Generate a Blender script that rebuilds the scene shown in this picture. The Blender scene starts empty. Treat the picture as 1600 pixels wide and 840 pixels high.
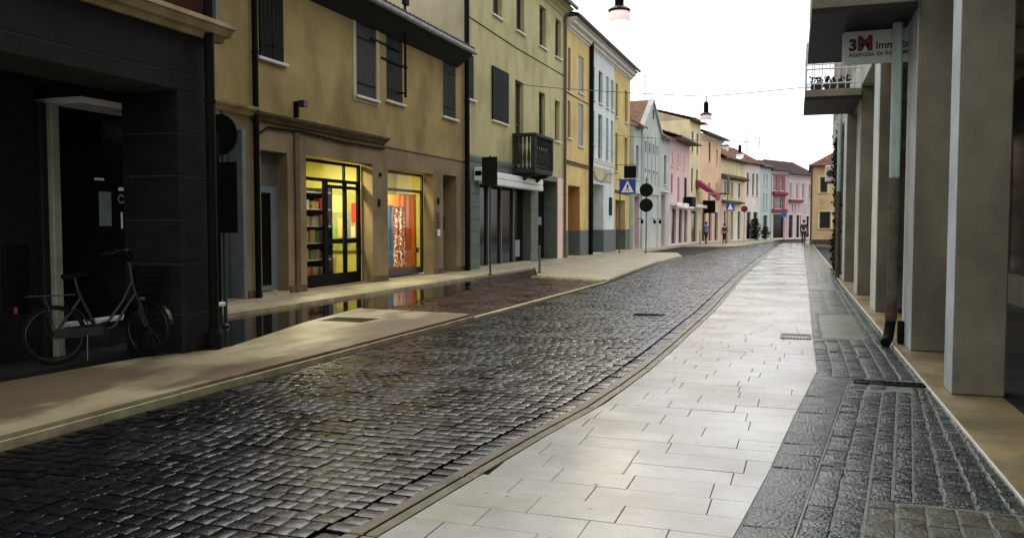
import bpy, bmesh, math, random
from mathutils import Vector, Matrix
random.seed(7)
R = math.radians
scene = bpy.context.scene
col = scene.collection

# ------------------------------------------------------------------ camera
EYE = 1.45
YAW, PITCH, FPX = R(19.384), R(2.950), 1300.0
cam_d = bpy.data.cameras.new('camera')
cam_d.sensor_width = 36.0
cam_d.lens = FPX / 1600.0 * 36.0
cam_d.clip_start = 0.05
cam_d.clip_end = 2000
cam = bpy.data.objects.new('camera', cam_d)
col.objects.link(cam)
cam.location = (0, 0, EYE)
cam.rotation_euler = (R(90) - PITCH, 0, YAW)
scene.camera = cam

# ------------------------------------------------------------------ world: overcast dusk sky
SUN_EL, SUN_ROT = R(60), R(-35)
world = bpy.data.worlds.new('World')
scene.world = world
world.use_nodes = True
nt = world.node_tree
nt.nodes.clear()
out = nt.nodes.new('ShaderNodeOutputWorld')
bg = nt.nodes.new('ShaderNodeBackground')
sky = nt.nodes.new('ShaderNodeTexSky')
sky.sky_type = 'NISHITA'
sky.sun_disc = False
sky.sun_elevation = SUN_EL
sky.sun_rotation = SUN_ROT
sky.air_density = 1.0
sky.dust_density = 3.0
hsv = nt.nodes.new('ShaderNodeHueSaturation')
hsv.inputs['Saturation'].default_value = 0.25
nt.links.new(sky.outputs[0], hsv.inputs['Color'])
tc = nt.nodes.new('ShaderNodeTexCoord')
mp = nt.nodes.new('ShaderNodeMapping')
mp.inputs['Scale'].default_value = (1.2, 1.2, 3.5)
nz = nt.nodes.new('ShaderNodeTexNoise')
nz.inputs['Scale'].default_value = 1.6
nz.inputs['Detail'].default_value = 5
cr = nt.nodes.new('ShaderNodeValToRGB')
cr.color_ramp.elements[0].position = 0.3
cr.color_ramp.elements[0].color = (8.6, 8.75, 9.3, 1)
cr.color_ramp.elements[1].position = 0.7
cr.color_ramp.elements[1].color = (11.4, 11.3, 11.2, 1)
nt.links.new(tc.outputs['Generated'], mp.inputs['Vector'])
nt.links.new(mp.outputs[0], nz.inputs['Vector'])
nt.links.new(nz.outputs['Fac'], cr.inputs[0])
mix = nt.nodes.new('ShaderNodeMix')
mix.data_type = 'RGBA'
mix.inputs['Factor'].default_value = 0.85
nt.links.new(hsv.outputs[0], mix.inputs['A'])
nt.links.new(cr.outputs[0], mix.inputs['B'])
bg.inputs['Strength'].default_value = 0.1
nt.links.new(mix.outputs['Result'], bg.inputs['Color'])
nt.links.new(bg.outputs[0], out.inputs['Surface'])

sun_d = bpy.data.lights.new('sun', 'SUN')
sun_d.energy = 0.6
sun_d.angle = R(60)
sun_d.color = (1.0, 0.95, 0.88)
sun = bpy.data.objects.new('sun', sun_d)
col.objects.link(sun)
sun.rotation_euler = (R(90) - SUN_EL, 0, R(180) - SUN_ROT)
sun.location = (0, 40, 60)

scene.view_settings.view_transform = 'Standard'
scene.view_settings.look = 'None'
scene.view_settings.exposure = 0.85
scene.view_settings.gamma = 1.0
scene.cycles.use_denoising = True
scene.cycles.max_bounces = 7
scene.cycles.sample_clamp_indirect = 4.0

# ------------------------------------------------------------------ materials
def C(r, g, b):
    f = lambda v: (v / 255.0 / 12.92) if v <= 10 else ((v / 255.0 + 0.055) / 1.055) ** 2.4
    return (f(r), f(g), f(b), 1.0)

def mat(name, c1, c2=None, rough=0.7, rough2=None, scale=3.0, bump=0.0, bscale=None, metal=0.0, stretch=None,
        island=0.0, spec=0.5, streak=None, coat=0.0, lo=0.35, hi=0.65, fine=0.0, detail=6, rscale=None, spots=0):
    """principled material: two colours mixed by noise, optional streaks, bump and per-piece variation"""
    m = bpy.data.materials.new(name)
    m.use_nodes = True
    n = m.node_tree.nodes
    l = m.node_tree.links
    p = n['Principled BSDF']
    p.inputs['Metallic'].default_value = metal
    p.inputs['Roughness'].default_value = rough
    p.inputs['Specular IOR Level'].default_value = spec
    if coat:
        p.inputs['Coat Weight'].default_value = coat
        p.inputs['Coat Roughness'].default_value = 0.08
    c2 = c2 or c1
    tcn = n.new('ShaderNodeTexCoord')
    mpn = n.new('ShaderNodeMapping')
    if stretch:
        mpn.inputs['Scale'].default_value = stretch
    l.new(tcn.outputs['Object'], mpn.inputs['Vector'])
    no = n.new('ShaderNodeTexNoise')
    no.inputs['Scale'].default_value = scale
    no.inputs['Detail'].default_value = detail
    no.inputs['Roughness'].default_value = 0.62
    l.new(mpn.outputs[0], no.inputs['Vector'])
    ra = n.new('ShaderNodeValToRGB')
    ra.color_ramp.elements[0].position = lo
    ra.color_ramp.elements[1].position = hi
    ra.color_ramp.elements[0].color = c1
    ra.color_ramp.elements[1].color = c2
    l.new(no.outputs['Fac'], ra.inputs[0])
    last = ra.outputs[0]
    if streak:
        mp2 = n.new('ShaderNodeMapping')
        mp2.inputs['Scale'].default_value = (1.1, 1.1, 0.5)
        l.new(tcn.outputs['Object'], mp2.inputs['Vector'])
        n2 = n.new('ShaderNodeTexNoise')
        n2.inputs['Scale'].default_value = .85
        n2.inputs['Detail'].default_value = 10
        l.new(mp2.outputs[0], n2.inputs['Vector'])
        r2 = n.new('ShaderNodeValToRGB')
        r2.color_ramp.elements[0].position = 0.47
        r2.color_ramp.elements[1].position = 0.64
        r2.color_ramp.elements[0].color = (0, 0, 0, 1)
        r2.color_ramp.elements[1].color = (0.55, 0.55, 0.55, 1)
        l.new(n2.outputs['Fac'], r2.inputs[0])
        mx = n.new('ShaderNodeMix')
        mx.data_type = 'RGBA'
        l.new(r2.outputs[0], mx.inputs['Factor'])
        l.new(last, mx.inputs['A'])
        mx.inputs['B'].default_value = streak
        last = mx.outputs['Result']
    if fine:
        n3 = n.new('ShaderNodeTexNoise')
        n3.inputs['Scale'].default_value = 60
        n3.inputs['Detail'].default_value = 3
        l.new(tcn.outputs['Object'], n3.inputs['Vector'])
        mr = n.new('ShaderNodeMapRange')
        mr.inputs['To Min'].default_value = 1 - fine
        mr.inputs['To Max'].default_value = 1 + fine
        l.new(n3.outputs['Fac'], mr.inputs['Value'])
        hs = n.new('ShaderNodeHueSaturation')
        l.new(mr.outputs[0], hs.inputs['Value'])
        l.new(last, hs.inputs['Color'])
        last = hs.outputs[0]
    if island:
        ge = n.new('ShaderNodeNewGeometry')
        oi = n.new('ShaderNodeObjectInfo')
        ad = n.new('ShaderNodeMath')
        ad.operation = 'ADD'
        l.new(ge.outputs['Random Per Island'], ad.inputs[0])
        l.new(oi.outputs['Random'], ad.inputs[1])
        fr = n.new('ShaderNodeMath')
        fr.operation = 'FRACT'
        l.new(ad.outputs[0], fr.inputs[0])
        mr = n.new('ShaderNodeMapRange')
        mr.inputs['To Min'].default_value = 1 - island
        mr.inputs['To Max'].default_value = 1 + island
        l.new(fr.outputs[0], mr.inputs['Value'])
        hs = n.new('ShaderNodeHueSaturation')
        l.new(mr.outputs[0], hs.inputs['Value'])
        mr2 = n.new('ShaderNodeMapRange')
        mr2.inputs['To Min'].default_value = 0.46
        mr2.inputs['To Max'].default_value = 0.54
        mu = n.new('ShaderNodeMath')
        mu.operation = 'MULTIPLY'
        mu.inputs[1].default_value = 7.31
        l.new(fr.outputs[0], mu.inputs[0])
        fr2 = n.new('ShaderNodeMath')
        fr2.operation = 'FRACT'
        l.new(mu.outputs[0], fr2.inputs[0])
        l.new(fr2.outputs[0], mr2.inputs['Value'])
        l.new(mr2.outputs[0], hs.inputs['Hue'])
        l.new(last, hs.inputs['Color'])
        last = hs.outputs[0]
    if spots:
        vo = n.new('ShaderNodeTexVoronoi')
        vo.inputs['Scale'].default_value = spots
        l.new(tcn.outputs['Object'], vo.inputs['Vector'])
        rr = n.new('ShaderNodeValToRGB')
        rr.color_ramp.elements[0].position = .05
        rr.color_ramp.elements[1].position = .09
        rr.color_ramp.elements[0].color = (.22, .21, .2, 1)
        rr.color_ramp.elements[1].color = (1, 1, 1, 1)
        l.new(vo.outputs['Distance'], rr.inputs[0])
        mx = n.new('ShaderNodeMix')
        mx.data_type = 'RGBA'
        mx.blend_type = 'MULTIPLY'
        mx.inputs['Factor'].default_value = .8
        l.new(last, mx.inputs['A'])
        l.new(rr.outputs[0], mx.inputs['B'])
        last = mx.outputs['Result']
    l.new(last, p.inputs['Base Color'])
    if rough2 is not None:
        n4 = n.new('ShaderNodeTexNoise')
        n4.inputs['Scale'].default_value = rscale or scale * 0.6
        n4.inputs['Detail'].default_value = 5
        l.new(tcn.outputs['Object'], n4.inputs['Vector'])
        mr = n.new('ShaderNodeMapRange')
        mr.inputs['From Min'].default_value = 0.35
        mr.inputs['From Max'].default_value = 0.65
        mr.inputs['To Min'].default_value = rough
        mr.inputs['To Max'].default_value = rough2
        l.new(n4.outputs['Fac'], mr.inputs['Value'])
        l.new(mr.outputs[0], p.inputs['Roughness'])
    if bump:
        n5 = n.new('ShaderNodeTexNoise')
        n5.inputs['Scale'].default_value = bscale or 40
        n5.inputs['Detail'].default_value = 5
        l.new(tcn.outputs['Object'], n5.inputs['Vector'])
        bu = n.new('ShaderNodeBump')
        bu.inputs['Strength'].default_value = bump
        bu.inputs['Distance'].default_value = 0.01
        l.new(n5.outputs['Fac'], bu.inputs['Height'])
        l.new(bu.outputs[0], p.inputs['Normal'])
    return m

def emis(name, c, s):
    m = bpy.data.materials.new(name)
    m.use_nodes = True
    p = m.node_tree.nodes['Principled BSDF']
    p.inputs['Base Color'].default_value = c
    p.inputs['Emission Color'].default_value = c
    p.inputs['Emission Strength'].default_value = s
    return m

def glass(name, tint=(1, 1, 1, 1)):
    m = bpy.data.materials.new(name)
    m.use_nodes = True
    n = m.node_tree.nodes
    l = m.node_tree.links
    n.remove(n['Principled BSDF'])
    tr = n.new('ShaderNodeBsdfTransparent')
    tr.inputs[0].default_value = tint
    gl = n.new('ShaderNodeBsdfGlossy')
    gl.inputs['Roughness'].default_value = 0.02
    fr = n.new('ShaderNodeFresnel')
    fr.inputs['IOR'].default_value = 1.25
    mx = n.new('ShaderNodeMixShader')
    l.new(fr.outputs[0], mx.inputs[0])
    l.new(tr.outputs[0], mx.inputs[1])
    l.new(gl.outputs[0], mx.inputs[2])
    l.new(mx.outputs[0], n['Material Output'].inputs[0])
    return m

M = {}
M['tan_wall'] = mat('tan_plaster', C(164, 146, 98), C(142, 124, 80), .9, scale=.9, bump=.25, bscale=45, streak=C(104, 86, 58), fine=.08, spec=.2)
M['taupe_wall'] = mat('taupe_plaster', C(142, 127, 97), C(124, 109, 82), .9, scale=.9, bump=.25, bscale=45, streak=C(92, 80, 60), fine=.07, spec=.2)
M['olive_wall'] = mat('olive_plaster', C(182, 176, 132), C(168, 160, 118), .9, scale=.7, bump=.15, bscale=50, streak=C(138, 130, 94), fine=.05, spec=.2)
M['beige_wall'] = mat('beige_plaster', C(182, 174, 146), C(166, 158, 130), .9, scale=.8, bump=.15, streak=C(140, 130, 104), spec=.2)
M['greygreen_stone'] = mat('grey_green_stone', C(96, 106, 94), C(78, 88, 80), .75, scale=5, bump=.25, island=.12, fine=.08)
M['yellow_wall'] = mat('yellow_plaster', C(206, 186, 126), C(188, 166, 106), .9, scale=.8, bump=.12, streak=C(160, 136, 88), spec=.2, fine=.05)
M['orange_wall'] = mat('orange_plaster', C(176, 130, 76), C(164, 118, 66), .9, scale=.8, bump=.12, spec=.2)
M['paleblue_wall'] = mat('pale_blue_plaster', C(206, 216, 212), C(190, 202, 200), .9, scale=.8, bump=.12, streak=C(160, 170, 168))
M['pink_wall'] = mat('pink_plaster', C(216, 188, 184), C(204, 174, 170), .9, scale=.8, bump=.12, streak=C(186, 152, 148), spec=.2)
M['cream_wall'] = mat('cream_plaster', C(224, 214, 170), C(212, 200, 156), .9, scale=.8, bump=.12, streak=C(182, 170, 132), spec=.2)
M['peach_wall'] = mat('peach_plaster', C(228, 196, 164), C(216, 182, 150), .9, scale=.8, bump=.12, streak=C(196, 156, 126), spec=.2)
M['palepink_wall'] = mat('pale_pink_plaster', C(226, 196, 182), C(214, 184, 168), .9, scale=.8, bump=.12)
M['bluegreen_wall'] = mat('blue_green_plaster', C(182, 198, 194), C(168, 186, 182), .9, scale=.8, bump=.12, spec=.2)
M['red_wall'] = mat('red_plaster', C(158, 106, 108), C(146, 94, 98), .9, scale=.8, bump=.12, spec=.2)
M['magenta_wall'] = mat('rose_plaster', C(204, 178, 180), C(192, 164, 168), .9, scale=.8, bump=.12, spec=.2)
M['white_wall'] = mat('white_plaster', C(226, 220, 208), C(208, 202, 190), .9, scale=.8, bump=.12, streak=C(170, 164, 152))
M['ochre_wall'] = mat('ochre_plaster', C(198, 174, 132), C(186, 160, 118), .9, scale=.8, bump=.12, streak=C(160, 132, 94), spec=.2)
M['plinth'] = mat('grey_plinth', C(88, 98, 92), C(72, 80, 76), .7, scale=3, bump=.15)
M['white_trim'] = mat('white_trim', C(216, 212, 202), C(196, 192, 182), .7, scale=3)
M['beige_trim'] = mat('beige_trim', C(186, 168, 128), C(160, 140, 102), .8, scale=4, bump=.2, streak=C(110, 92, 66))
M['brown_trim'] = mat('brown_trim', C(100, 80, 54), C(70, 56, 38), .8, scale=4, bump=.25)
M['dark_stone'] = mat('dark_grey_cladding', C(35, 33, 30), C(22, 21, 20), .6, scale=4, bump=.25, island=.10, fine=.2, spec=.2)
M['joint'] = mat('pale_mortar', C(66, 67, 62), C(52, 54, 50), .9, scale=8)
M['dark_red_wall'] = mat('dark_red_plaster', C(64, 28, 24), C(52, 23, 20), .85, scale=1.2, bump=.15, spec=.2)
M['concrete'] = mat('board_marked_concrete', C(138, 132, 114), C(112, 106, 90), .85, scale=1.6, bump=.35, bscale=30, streak=C(86, 82, 68), fine=.16, spec=.3, detail=9)
M['pale_concrete'] = mat('pale_concrete', C(176, 180, 170), C(150, 154, 146), .85, scale=2, bump=.2, streak=C(110, 112, 104))
M['black'] = mat('black_paint', (.005, .005, .005, 1), (.009, .009, .008, 1), .6, scale=6, spec=.05)
M['dark_metal'] = mat('dark_metal', (.03, .03, .032, 1), (.05, .05, .05, 1), .4, metal=.6, scale=10)
M['dark_wood'] = mat('dark_green_wood', (.010, .014, .013, 1), (.018, .022, .020, 1), .7, scale=8, stretch=(6, 6, .6), bump=.2, spec=.15)
M['grey_wood'] = mat('weathered_grey_wood', C(74, 70, 74), C(50, 47, 52), .8, scale=6, stretch=(8, 8, .5), bump=.3, spec=.2)
M['brown_wood'] = mat('brown_wood', C(104, 80, 54), C(80, 60, 40), .7, scale=6, stretch=(8, 8, .5), bump=.2)
M['bluegrey_paint'] = mat('blue_grey_paint', C(116, 128, 134), C(98, 110, 116), .5, scale=4)
M['grey_paint'] = mat('grey_paint', C(92, 92, 88), C(80, 80, 76), .5, scale=4)
M['green_pipe'] = mat('pale_green_paint', C(176, 192, 186), C(156, 174, 168), .5, scale=5, stretch=(4, 4, .6), streak=C(112, 142, 122))
M['brown_pipe'] = mat('brown_cast_iron', C(92, 84, 66), C(66, 60, 46), .6, scale=9, bump=.3)
M['rust'] = mat('rusty_iron', C(88, 62, 48), C(54, 40, 34), .75, scale=14, bump=.4)
M['zinc'] = mat('zinc_gutter', C(150, 150, 150), C(110, 112, 112), .35, metal=.7, scale=6)
M['tile'] = mat('clay_roof_tile', C(128, 82, 62), C(84, 52, 42), .85, scale=5, bump=.3, island=.15, fine=.2)
M['old_tile'] = mat('dark_old_roof_tile', C(70, 52, 44), C(40, 32, 30), .85, scale=5, bump=.3, fine=.2)
M['pane'] = mat('window_glass', (.012, .014, .015, 1), (.02, .022, .022, 1), .06, scale=2, spec=.6)
M['shop_glass'] = glass('shop_glass')
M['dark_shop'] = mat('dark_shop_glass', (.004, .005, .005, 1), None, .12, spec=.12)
M['road_bed'] = mat('wet_dark_grit', (.003, .003, .003, 1), (.006, .006, .005, 1), .7, scale=14, bump=.4, spec=.15)
M['cobble'] = mat('wet_porphyry_cobble', C(22, 24, 28), C(8, 8, 10), .14, .30, scale=20, bump=.36, bscale=50, island=.5, fine=.3, spec=1.0, rscale=1.6)
M['bay_cobble'] = mat('wet_reddish_cobble', C(70, 48, 38), C(40, 28, 22), .18, .36, scale=18, bump=.3, bscale=60, island=.3, fine=.2, rscale=1.2)
M['slab'] = mat('pale_wet_stone_slab', C(179, 178, 170), C(153, 152, 145), .10, .28, scale=1.3, bump=.13, bscale=170, island=.06, fine=.2, rscale=.9, spec=.9, spots=5, streak=C(128, 120, 100))
M['sett'] = mat('dark_wet_porphyry', C(54, 66, 61), C(18, 24, 22), .08, .20, scale=14, bump=.75, bscale=50, island=.3, fine=.4, rscale=3, spec=.9)
M['brown_sett'] = mat('brown_porphyry', C(84, 82, 68), C(50, 50, 42), .25, .45, scale=9, bump=.7, bscale=46, island=.25, fine=.3)
M['mortar'] = mat('pale_grey_mortar', C(120, 126, 120), C(84, 90, 86), .35, scale=12, bump=.3)
M['patch'] = mat('grey_green_wet_concrete', C(104, 110, 98), C(86, 92, 82), .3, .5, scale=4, bump=.2, fine=.1)
M['beige_pave'] = mat('beige_stone_paving', C(166, 156, 124), C(108, 94, 72), .28, .55, scale=.5, stretch=(1.6, .6, 1), bump=.25, bscale=80, fine=.18, streak=C(92, 78, 58), lo=.46, hi=.54, detail=9)
M['side_pave'] = mat('pale_sidewalk_stone', C(176, 168, 142), C(140, 132, 110), .35, .6, scale=1.4, bump=.2, fine=.1)
M['kerb'] = mat('kerb_stone', C(176, 164, 132), C(136, 124, 96), .4, .6, scale=5, bump=.3, fine=.12, island=.1)
M['channel'] = mat('mossy_channel_stone', C(104, 96, 70), C(66, 60, 44), .3, .5, scale=6, bump=.35, island=.12, fine=.2)
M['puddle'] = mat('standing_water', (.008, .008, .007, 1), None, .05, .12, scale=2, spec=.4, bump=.03, bscale=6)
M['arcade_floor'] = mat('dark_arcade_floor', C(46, 46, 42), C(34, 34, 31), .5, scale=3, bump=.1, spec=.3)
M['threshold'] = mat('beige_threshold_stone', C(146, 130, 92), C(100, 92, 68), .3, .55, scale=1.4, bump=.25, fine=.18, streak=C(84, 80, 60))
M['shop_yellow'] = mat('yellow_shop_wall', C(178, 172, 84), C(166, 160, 76), .7, scale=2)
M['lamp_white'] = mat('lamp_glass_shade', C(190, 184, 186), C(176, 170, 174), .3)
M['old_white'] = mat('aged_white_paint', C(150, 152, 130), C(124, 126, 108), .6, scale=4)
M['pillar_lit_face'] = mat('sky_lit_pillar_side', C(190, 196, 196), C(166, 174, 174), .7, scale=2, bump=.2, streak=C(120, 128, 126))  # pale tone puts the sky's light on the pillar sides into the colour
M['dark_balcony'] = mat('dark_balcony_stone', C(58, 64, 56), C(36, 40, 36), .85, scale=7, bump=.3, spec=.2)  # dark grey-green stone, mottled by noise
M['greyteal_wall'] = mat('grey_teal_plaster', C(184, 190, 182), C(168, 174, 168), .9, scale=.8, bump=.12, streak=C(142, 148, 142), spec=.2)
M['rubber'] = mat('black_rubber', (.006, .006, .006, 1), None, .7, spec=.15)
M['chrome'] = mat('dull_chrome', (.06, .06, .06, 1), None, .3, metal=1.0)
M['bike_paint'] = mat('dark_bicycle_paint', (.018, .022, .021, 1), None, .35, spec=.3)
M['skin'] = mat('skin', C(196, 150, 124), None, .6)
M['black_cloth'] = mat('black_cloth', (.012, .012, .014, 1), None, .85)
M['navy_cloth'] = mat('navy_cloth', (.015, .018, .035, 1), None, .85)
M['blue_cloth'] = mat('blue_cloth', C(70, 110, 170), None, .85)
M['wine_cloth'] = mat('wine_cloth', C(80, 24, 34), None, .85)
M['hair'] = mat('dark_hair', (.01, .008, .007, 1), None, .7)
M['leaf'] = mat('dark_leaf', (.008, .013, .007, 1), (.013, .022, .010, 1), .7, scale=4, spec=.08)
M['white_paint'] = mat('white_paint', C(226, 226, 222), C(210, 210, 206), .5, scale=4)
M['sign_blue'] = mat('sign_blue', C(26, 60, 150), None, .4)
M['sign_white'] = mat('sign_white', C(232, 232, 232), None, .4)
M['sign_back'] = mat('dark_sign_back', (.007, .008, .007, 1), (.010, .011, .010, 1), .6, spec=.08)
M['green_pole'] = mat('green_pole', C(60, 84, 70), C(48, 70, 58), .5, metal=.3)
M['panel_sign'] = mat('pale_sign_panel', C(216, 220, 212), C(200, 204, 196), .5, scale=3)
M['letter_black'] = mat('black_lettering', (.012, .012, .014, 1), None, .6)
M['letter_red'] = mat('dark_red_lettering', C(120, 22, 50), None, .6)
M['letter_navy'] = mat('navy_lettering', C(30, 34, 60), None, .6)
M['red_awning'] = mat('crimson_awning', C(136, 46, 68), C(120, 38, 58), .8)
M['rail_white'] = mat('white_rail', C(206, 210, 220), None, .5)
M['hedge_pot'] = mat('dark_planter', (.03, .028, .025, 1), None, .7)

# ------------------------------------------------------------------ mesh building
class MB:
    def __init__(s):
        s.v = []
        s.f = []
    def add(s, vs, fs):
        b = len(s.v)
        s.v += [tuple(v) for v in vs]
        s.f += [tuple(b + i for i in f) for f in fs]
        return s
    def quad(s, a, b, c, d):
        return s.add([a, b, c, d], [(0, 1, 2, 3)])
    def box(s, x0, y0, z0, x1, y1, z1):
        vs = [(x0, y0, z0), (x1, y0, z0), (x1, y1, z0), (x0, y1, z0), (x0, y0, z1), (x1, y0, z1), (x1, y1, z1), (x0, y1, z1)]
        return s.add(vs, [(0, 3, 2, 1), (4, 5, 6, 7), (0, 1, 5, 4), (1, 2, 6, 5), (2, 3, 7, 6), (3, 0, 4, 7)])
    def bbox(s, x0, y0, z0, x1, y1, z1, b=.01):
        """box with chamfered edges on all sides"""
        bm = bmesh.new()
        bmesh.ops.create_cube(bm, size=1)
        for v in bm.verts:
            v.co = Vector((x0 if v.co.x < 0 else x1, y0 if v.co.y < 0 else y1, z0 if v.co.z < 0 else z1))
        bmesh.ops.bevel(bm, geom=list(bm.edges), offset=b, segments=1, affect='EDGES')
        return s.from_bm(bm)
    def from_bm(s, bm):
        bm.verts.index_update()
        s.add([v.co.copy() for v in bm.verts], [[v.index for v in f.verts] for f in bm.faces])
        bm.free()
        return s
    def prism(s, prof, z0, z1):
        """closed profile in x,y extruded along z"""
        n = len(prof)
        vs = [(x, y, z0) for x, y in prof] + [(x, y, z1) for x, y in prof]
        fs = [(i, (i + 1) % n, n + (i + 1) % n, n + i) for i in range(n)]
        fs += [tuple(range(n - 1, -1, -1)), tuple(range(n, 2 * n))]
        return s.add(vs, fs)
    def extrude_x(s, prof, x0, x1):
        """closed profile in y,z extruded along x"""
        n = len(prof)
        vs = [(x0, y, z) for y, z in prof] + [(x1, y, z) for y, z in prof]
        fs = [(i, (i + 1) % n, n + (i + 1) % n, n + i) for i in range(n)]
        fs += [tuple(range(n - 1, -1, -1)), tuple(range(n, 2 * n))]
        return s.add(vs, fs)
    def tube(s, pts, r, seg=8, cap=True):
        pts = [Vector(p) for p in pts]
        rings = []
        up0 = None
        for i, p in enumerate(pts):
            d = (pts[min(i + 1, len(pts) - 1)] - pts[max(i - 1, 0)]).normalized()
            a = Vector((0, 0, 1)) if abs(d.z) < .95 else Vector((1, 0, 0))
            if up0 is not None:
                a = up0
            x = d.cross(a).normalized()
            y = x.cross(d).normalized()
            up0 = y
            rr = r[i] if isinstance(r, (list, tuple)) else r
            rings.append([p + x * math.cos(t) * rr + y * math.sin(t) * rr for t in [2 * math.pi * k / seg for k in range(seg)]])
        vs = [v for g in rings for v in g]
        fs = []
        for i in range(len(rings) - 1):
            for k in range(seg):
                fs.append((i * seg + k, i * seg + (k + 1) % seg, (i + 1) * seg + (k + 1) % seg, (i + 1) * seg + k))
        if cap:
            fs.append(tuple(range(seg - 1, -1, -1)))
            fs.append(tuple((len(rings) - 1) * seg + k for k in range(seg)))
        return s.add(vs, fs)
    def lathe(s, prof, c=(0, 0, 0), seg=20, axis='z'):
        n = len(prof)
        vs = []
        for r, z in prof:
            for k in range(seg):
                t = 2 * math.pi * k / seg
                a, b = r * math.cos(t), r * math.sin(t)
                if axis == 'z':
                    vs.append((c[0] + a, c[1] + b, c[2] + z))
                elif axis == 'y':
                    vs.append((c[0] + a, c[1] + z, c[2] + b))
                else:
                    vs.append((c[0] + z, c[1] + a, c[2] + b))
        fs = [(i * seg + k, i * seg + (k + 1) % seg, (i + 1) * seg + (k + 1) % seg, (i + 1) * seg + k) for i in range(n - 1) for k in range(seg)]
        fs.append(tuple(range(seg - 1, -1, -1)))
        fs.append(tuple((n - 1) * seg + k for k in range(seg)))
        return s.add(vs, fs)
    def torus(s, c, R0, r, axis='y', seg=32, ring=8):
        vs, fs = [], []
        for i in range(seg):
            a = 2 * math.pi * i / seg
            for k in range(ring):
                b = 2 * math.pi * k / ring
                q = R0 + r * math.cos(b)
                h = r * math.sin(b)
                u, w_ = q * math.cos(a), q * math.sin(a)
                vs.append((c[0] + u, c[1] + h, c[2] + w_) if axis == 'y' else (c[0] + u, c[1] + w_, c[2] + h))
        for i in range(seg):
            for k in range(ring):
                fs.append((i * ring + k, ((i + 1) % seg) * ring + k, ((i + 1) % seg) * ring + (k + 1) % ring, i * ring + (k + 1) % ring))
        return s.add(vs, fs)
    def block(s, cs, z0, z1, b=.01, tilt=.0, dome=0.0):
        """a stone on four ground corners: upright sides, chamfered top, a slight tilt"""
        cs = [Vector((c[0], c[1])) for c in cs]
        cen = sum(cs, Vector((0, 0))) / 4
        ins = [c + (cen - c).normalized() * b * 1.4 for c in cs]
        tx, ty = random.uniform(-tilt, tilt), random.uniform(-tilt, tilt)
        zz = lambda c, z: z + (c.x - cen.x) * tx + (c.y - cen.y) * ty
        vs = [(c.x, c.y, z0) for c in cs] + [(c.x, c.y, zz(c, z1 - b * .7)) for c in cs] + [(c.x, c.y, zz(c, z1)) for c in ins]
        fs = []
        for k in range(4):
            j = (k + 1) % 4
            fs += [(k, j, 4 + j, 4 + k), (4 + k, 4 + j, 8 + j, 8 + k)]
        if dome:
            vs.append((cen.x, cen.y, z1 + dome))
            fs += [(8 + k, 8 + (k + 1) % 4, 12) for k in range(4)]
        else:
            fs.append((8, 9, 10, 11))
        return s.add(vs, fs)
    def mesh(s, name, m, smooth=False):
        me = bpy.data.meshes.new(name)
        me.from_pydata(s.v, [], s.f)
        if m:
            me.materials.append(m)
        if smooth:
            for p in me.polygons:
                p.use_smooth = True
        me.update()
        return me
    def build(s, name, m, parent=None, smooth=False, loc=None, rot=None):
        o = bpy.data.objects.new(name, s.mesh(name, m, smooth))
        col.objects.link(o)
        if parent is not None:
            o.parent = parent
        if loc:
            o.location = loc
        if rot:
            o.rotation_euler = rot
        return o

def tag(o, label=None, cat=None, group=None, kind=None):
    for k, v in (('label', label), ('category', cat), ('group', group), ('kind', kind)):
        if v:
            o[k] = v
    return o

def thing(name, label, cat, loc=(0, 0, 0), rot=0.0, group=None):
    o = bpy.data.objects.new(name, None)
    o.empty_display_size = .3
    col.objects.link(o)
    o.location = loc
    o.rotation_euler = (0, 0, rot)
    return tag(o, label, cat, group)

def copy_tree(o, parent=None):
    c = o.copy()
    col.objects.link(c)
    if parent is not None:
        c.parent = parent
    for ch in [x for x in bpy.data.objects if x.parent == o]:
        copy_tree(ch, c)
    return c

def text_mesh(name, txt, size, m, parent, loc, rot=(R(90), 0, 0), bold=0.0, sx=1.0):
    cu = bpy.data.curves.new(name, 'FONT')
    cu.body = txt
    cu.size = size
    cu.extrude = .002
    cu.offset = bold
    o = bpy.data.objects.new(name, cu)
    col.objects.link(o)
    bpy.context.view_layer.update()
    me = bpy.data.meshes.new_from_object(o.evaluated_get(bpy.context.evaluated_depsgraph_get()))
    bpy.data.objects.remove(o)
    bpy.data.curves.remove(cu)
    me.materials.clear()
    me.materials.append(m)
    t = bpy.data.objects.new(name, me)
    col.objects.link(t)
    t.parent = parent
    t.location = loc
    t.rotation_euler = rot
    t.scale = (sx, 1, 1)
    return t

def stuff(o):
    o['kind'] = 'stuff'
    return o

def shade_view(x, y):
    """rough in-frame test of a ground point, and its distance"""
    c, s = math.cos(YAW), math.sin(YAW)
    a, f = x * c + y * s, -x * s + y * c
    if f < .3:
        return False, 1e9
    px = 800 + FPX * a / f
    py = 420 + FPX * (EYE / f - math.tan(PITCH))
    return (-30 < px < 1630 and py < 870), math.hypot(x, y)

def lerp(pts, y):
    """x at y on a polyline given as (x, y) with rising y"""
    if y <= pts[0][1]:
        a, b = pts[0], pts[1]
    else:
        for a, b in zip(pts, pts[1:]):
            if y <= b[1]:
                break
    return a[0] + (b[0] - a[0]) * (y - a[1]) / (b[1] - a[1])

# ------------------------------------------------------------------ ground
g = MB()
g.quad((-300, -60, -.30), (300, -60, -.30), (300, 700, -.30), (-300, 700, -.30))
tag(g.build('ground', M['road_bed']), kind='structure')

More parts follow.
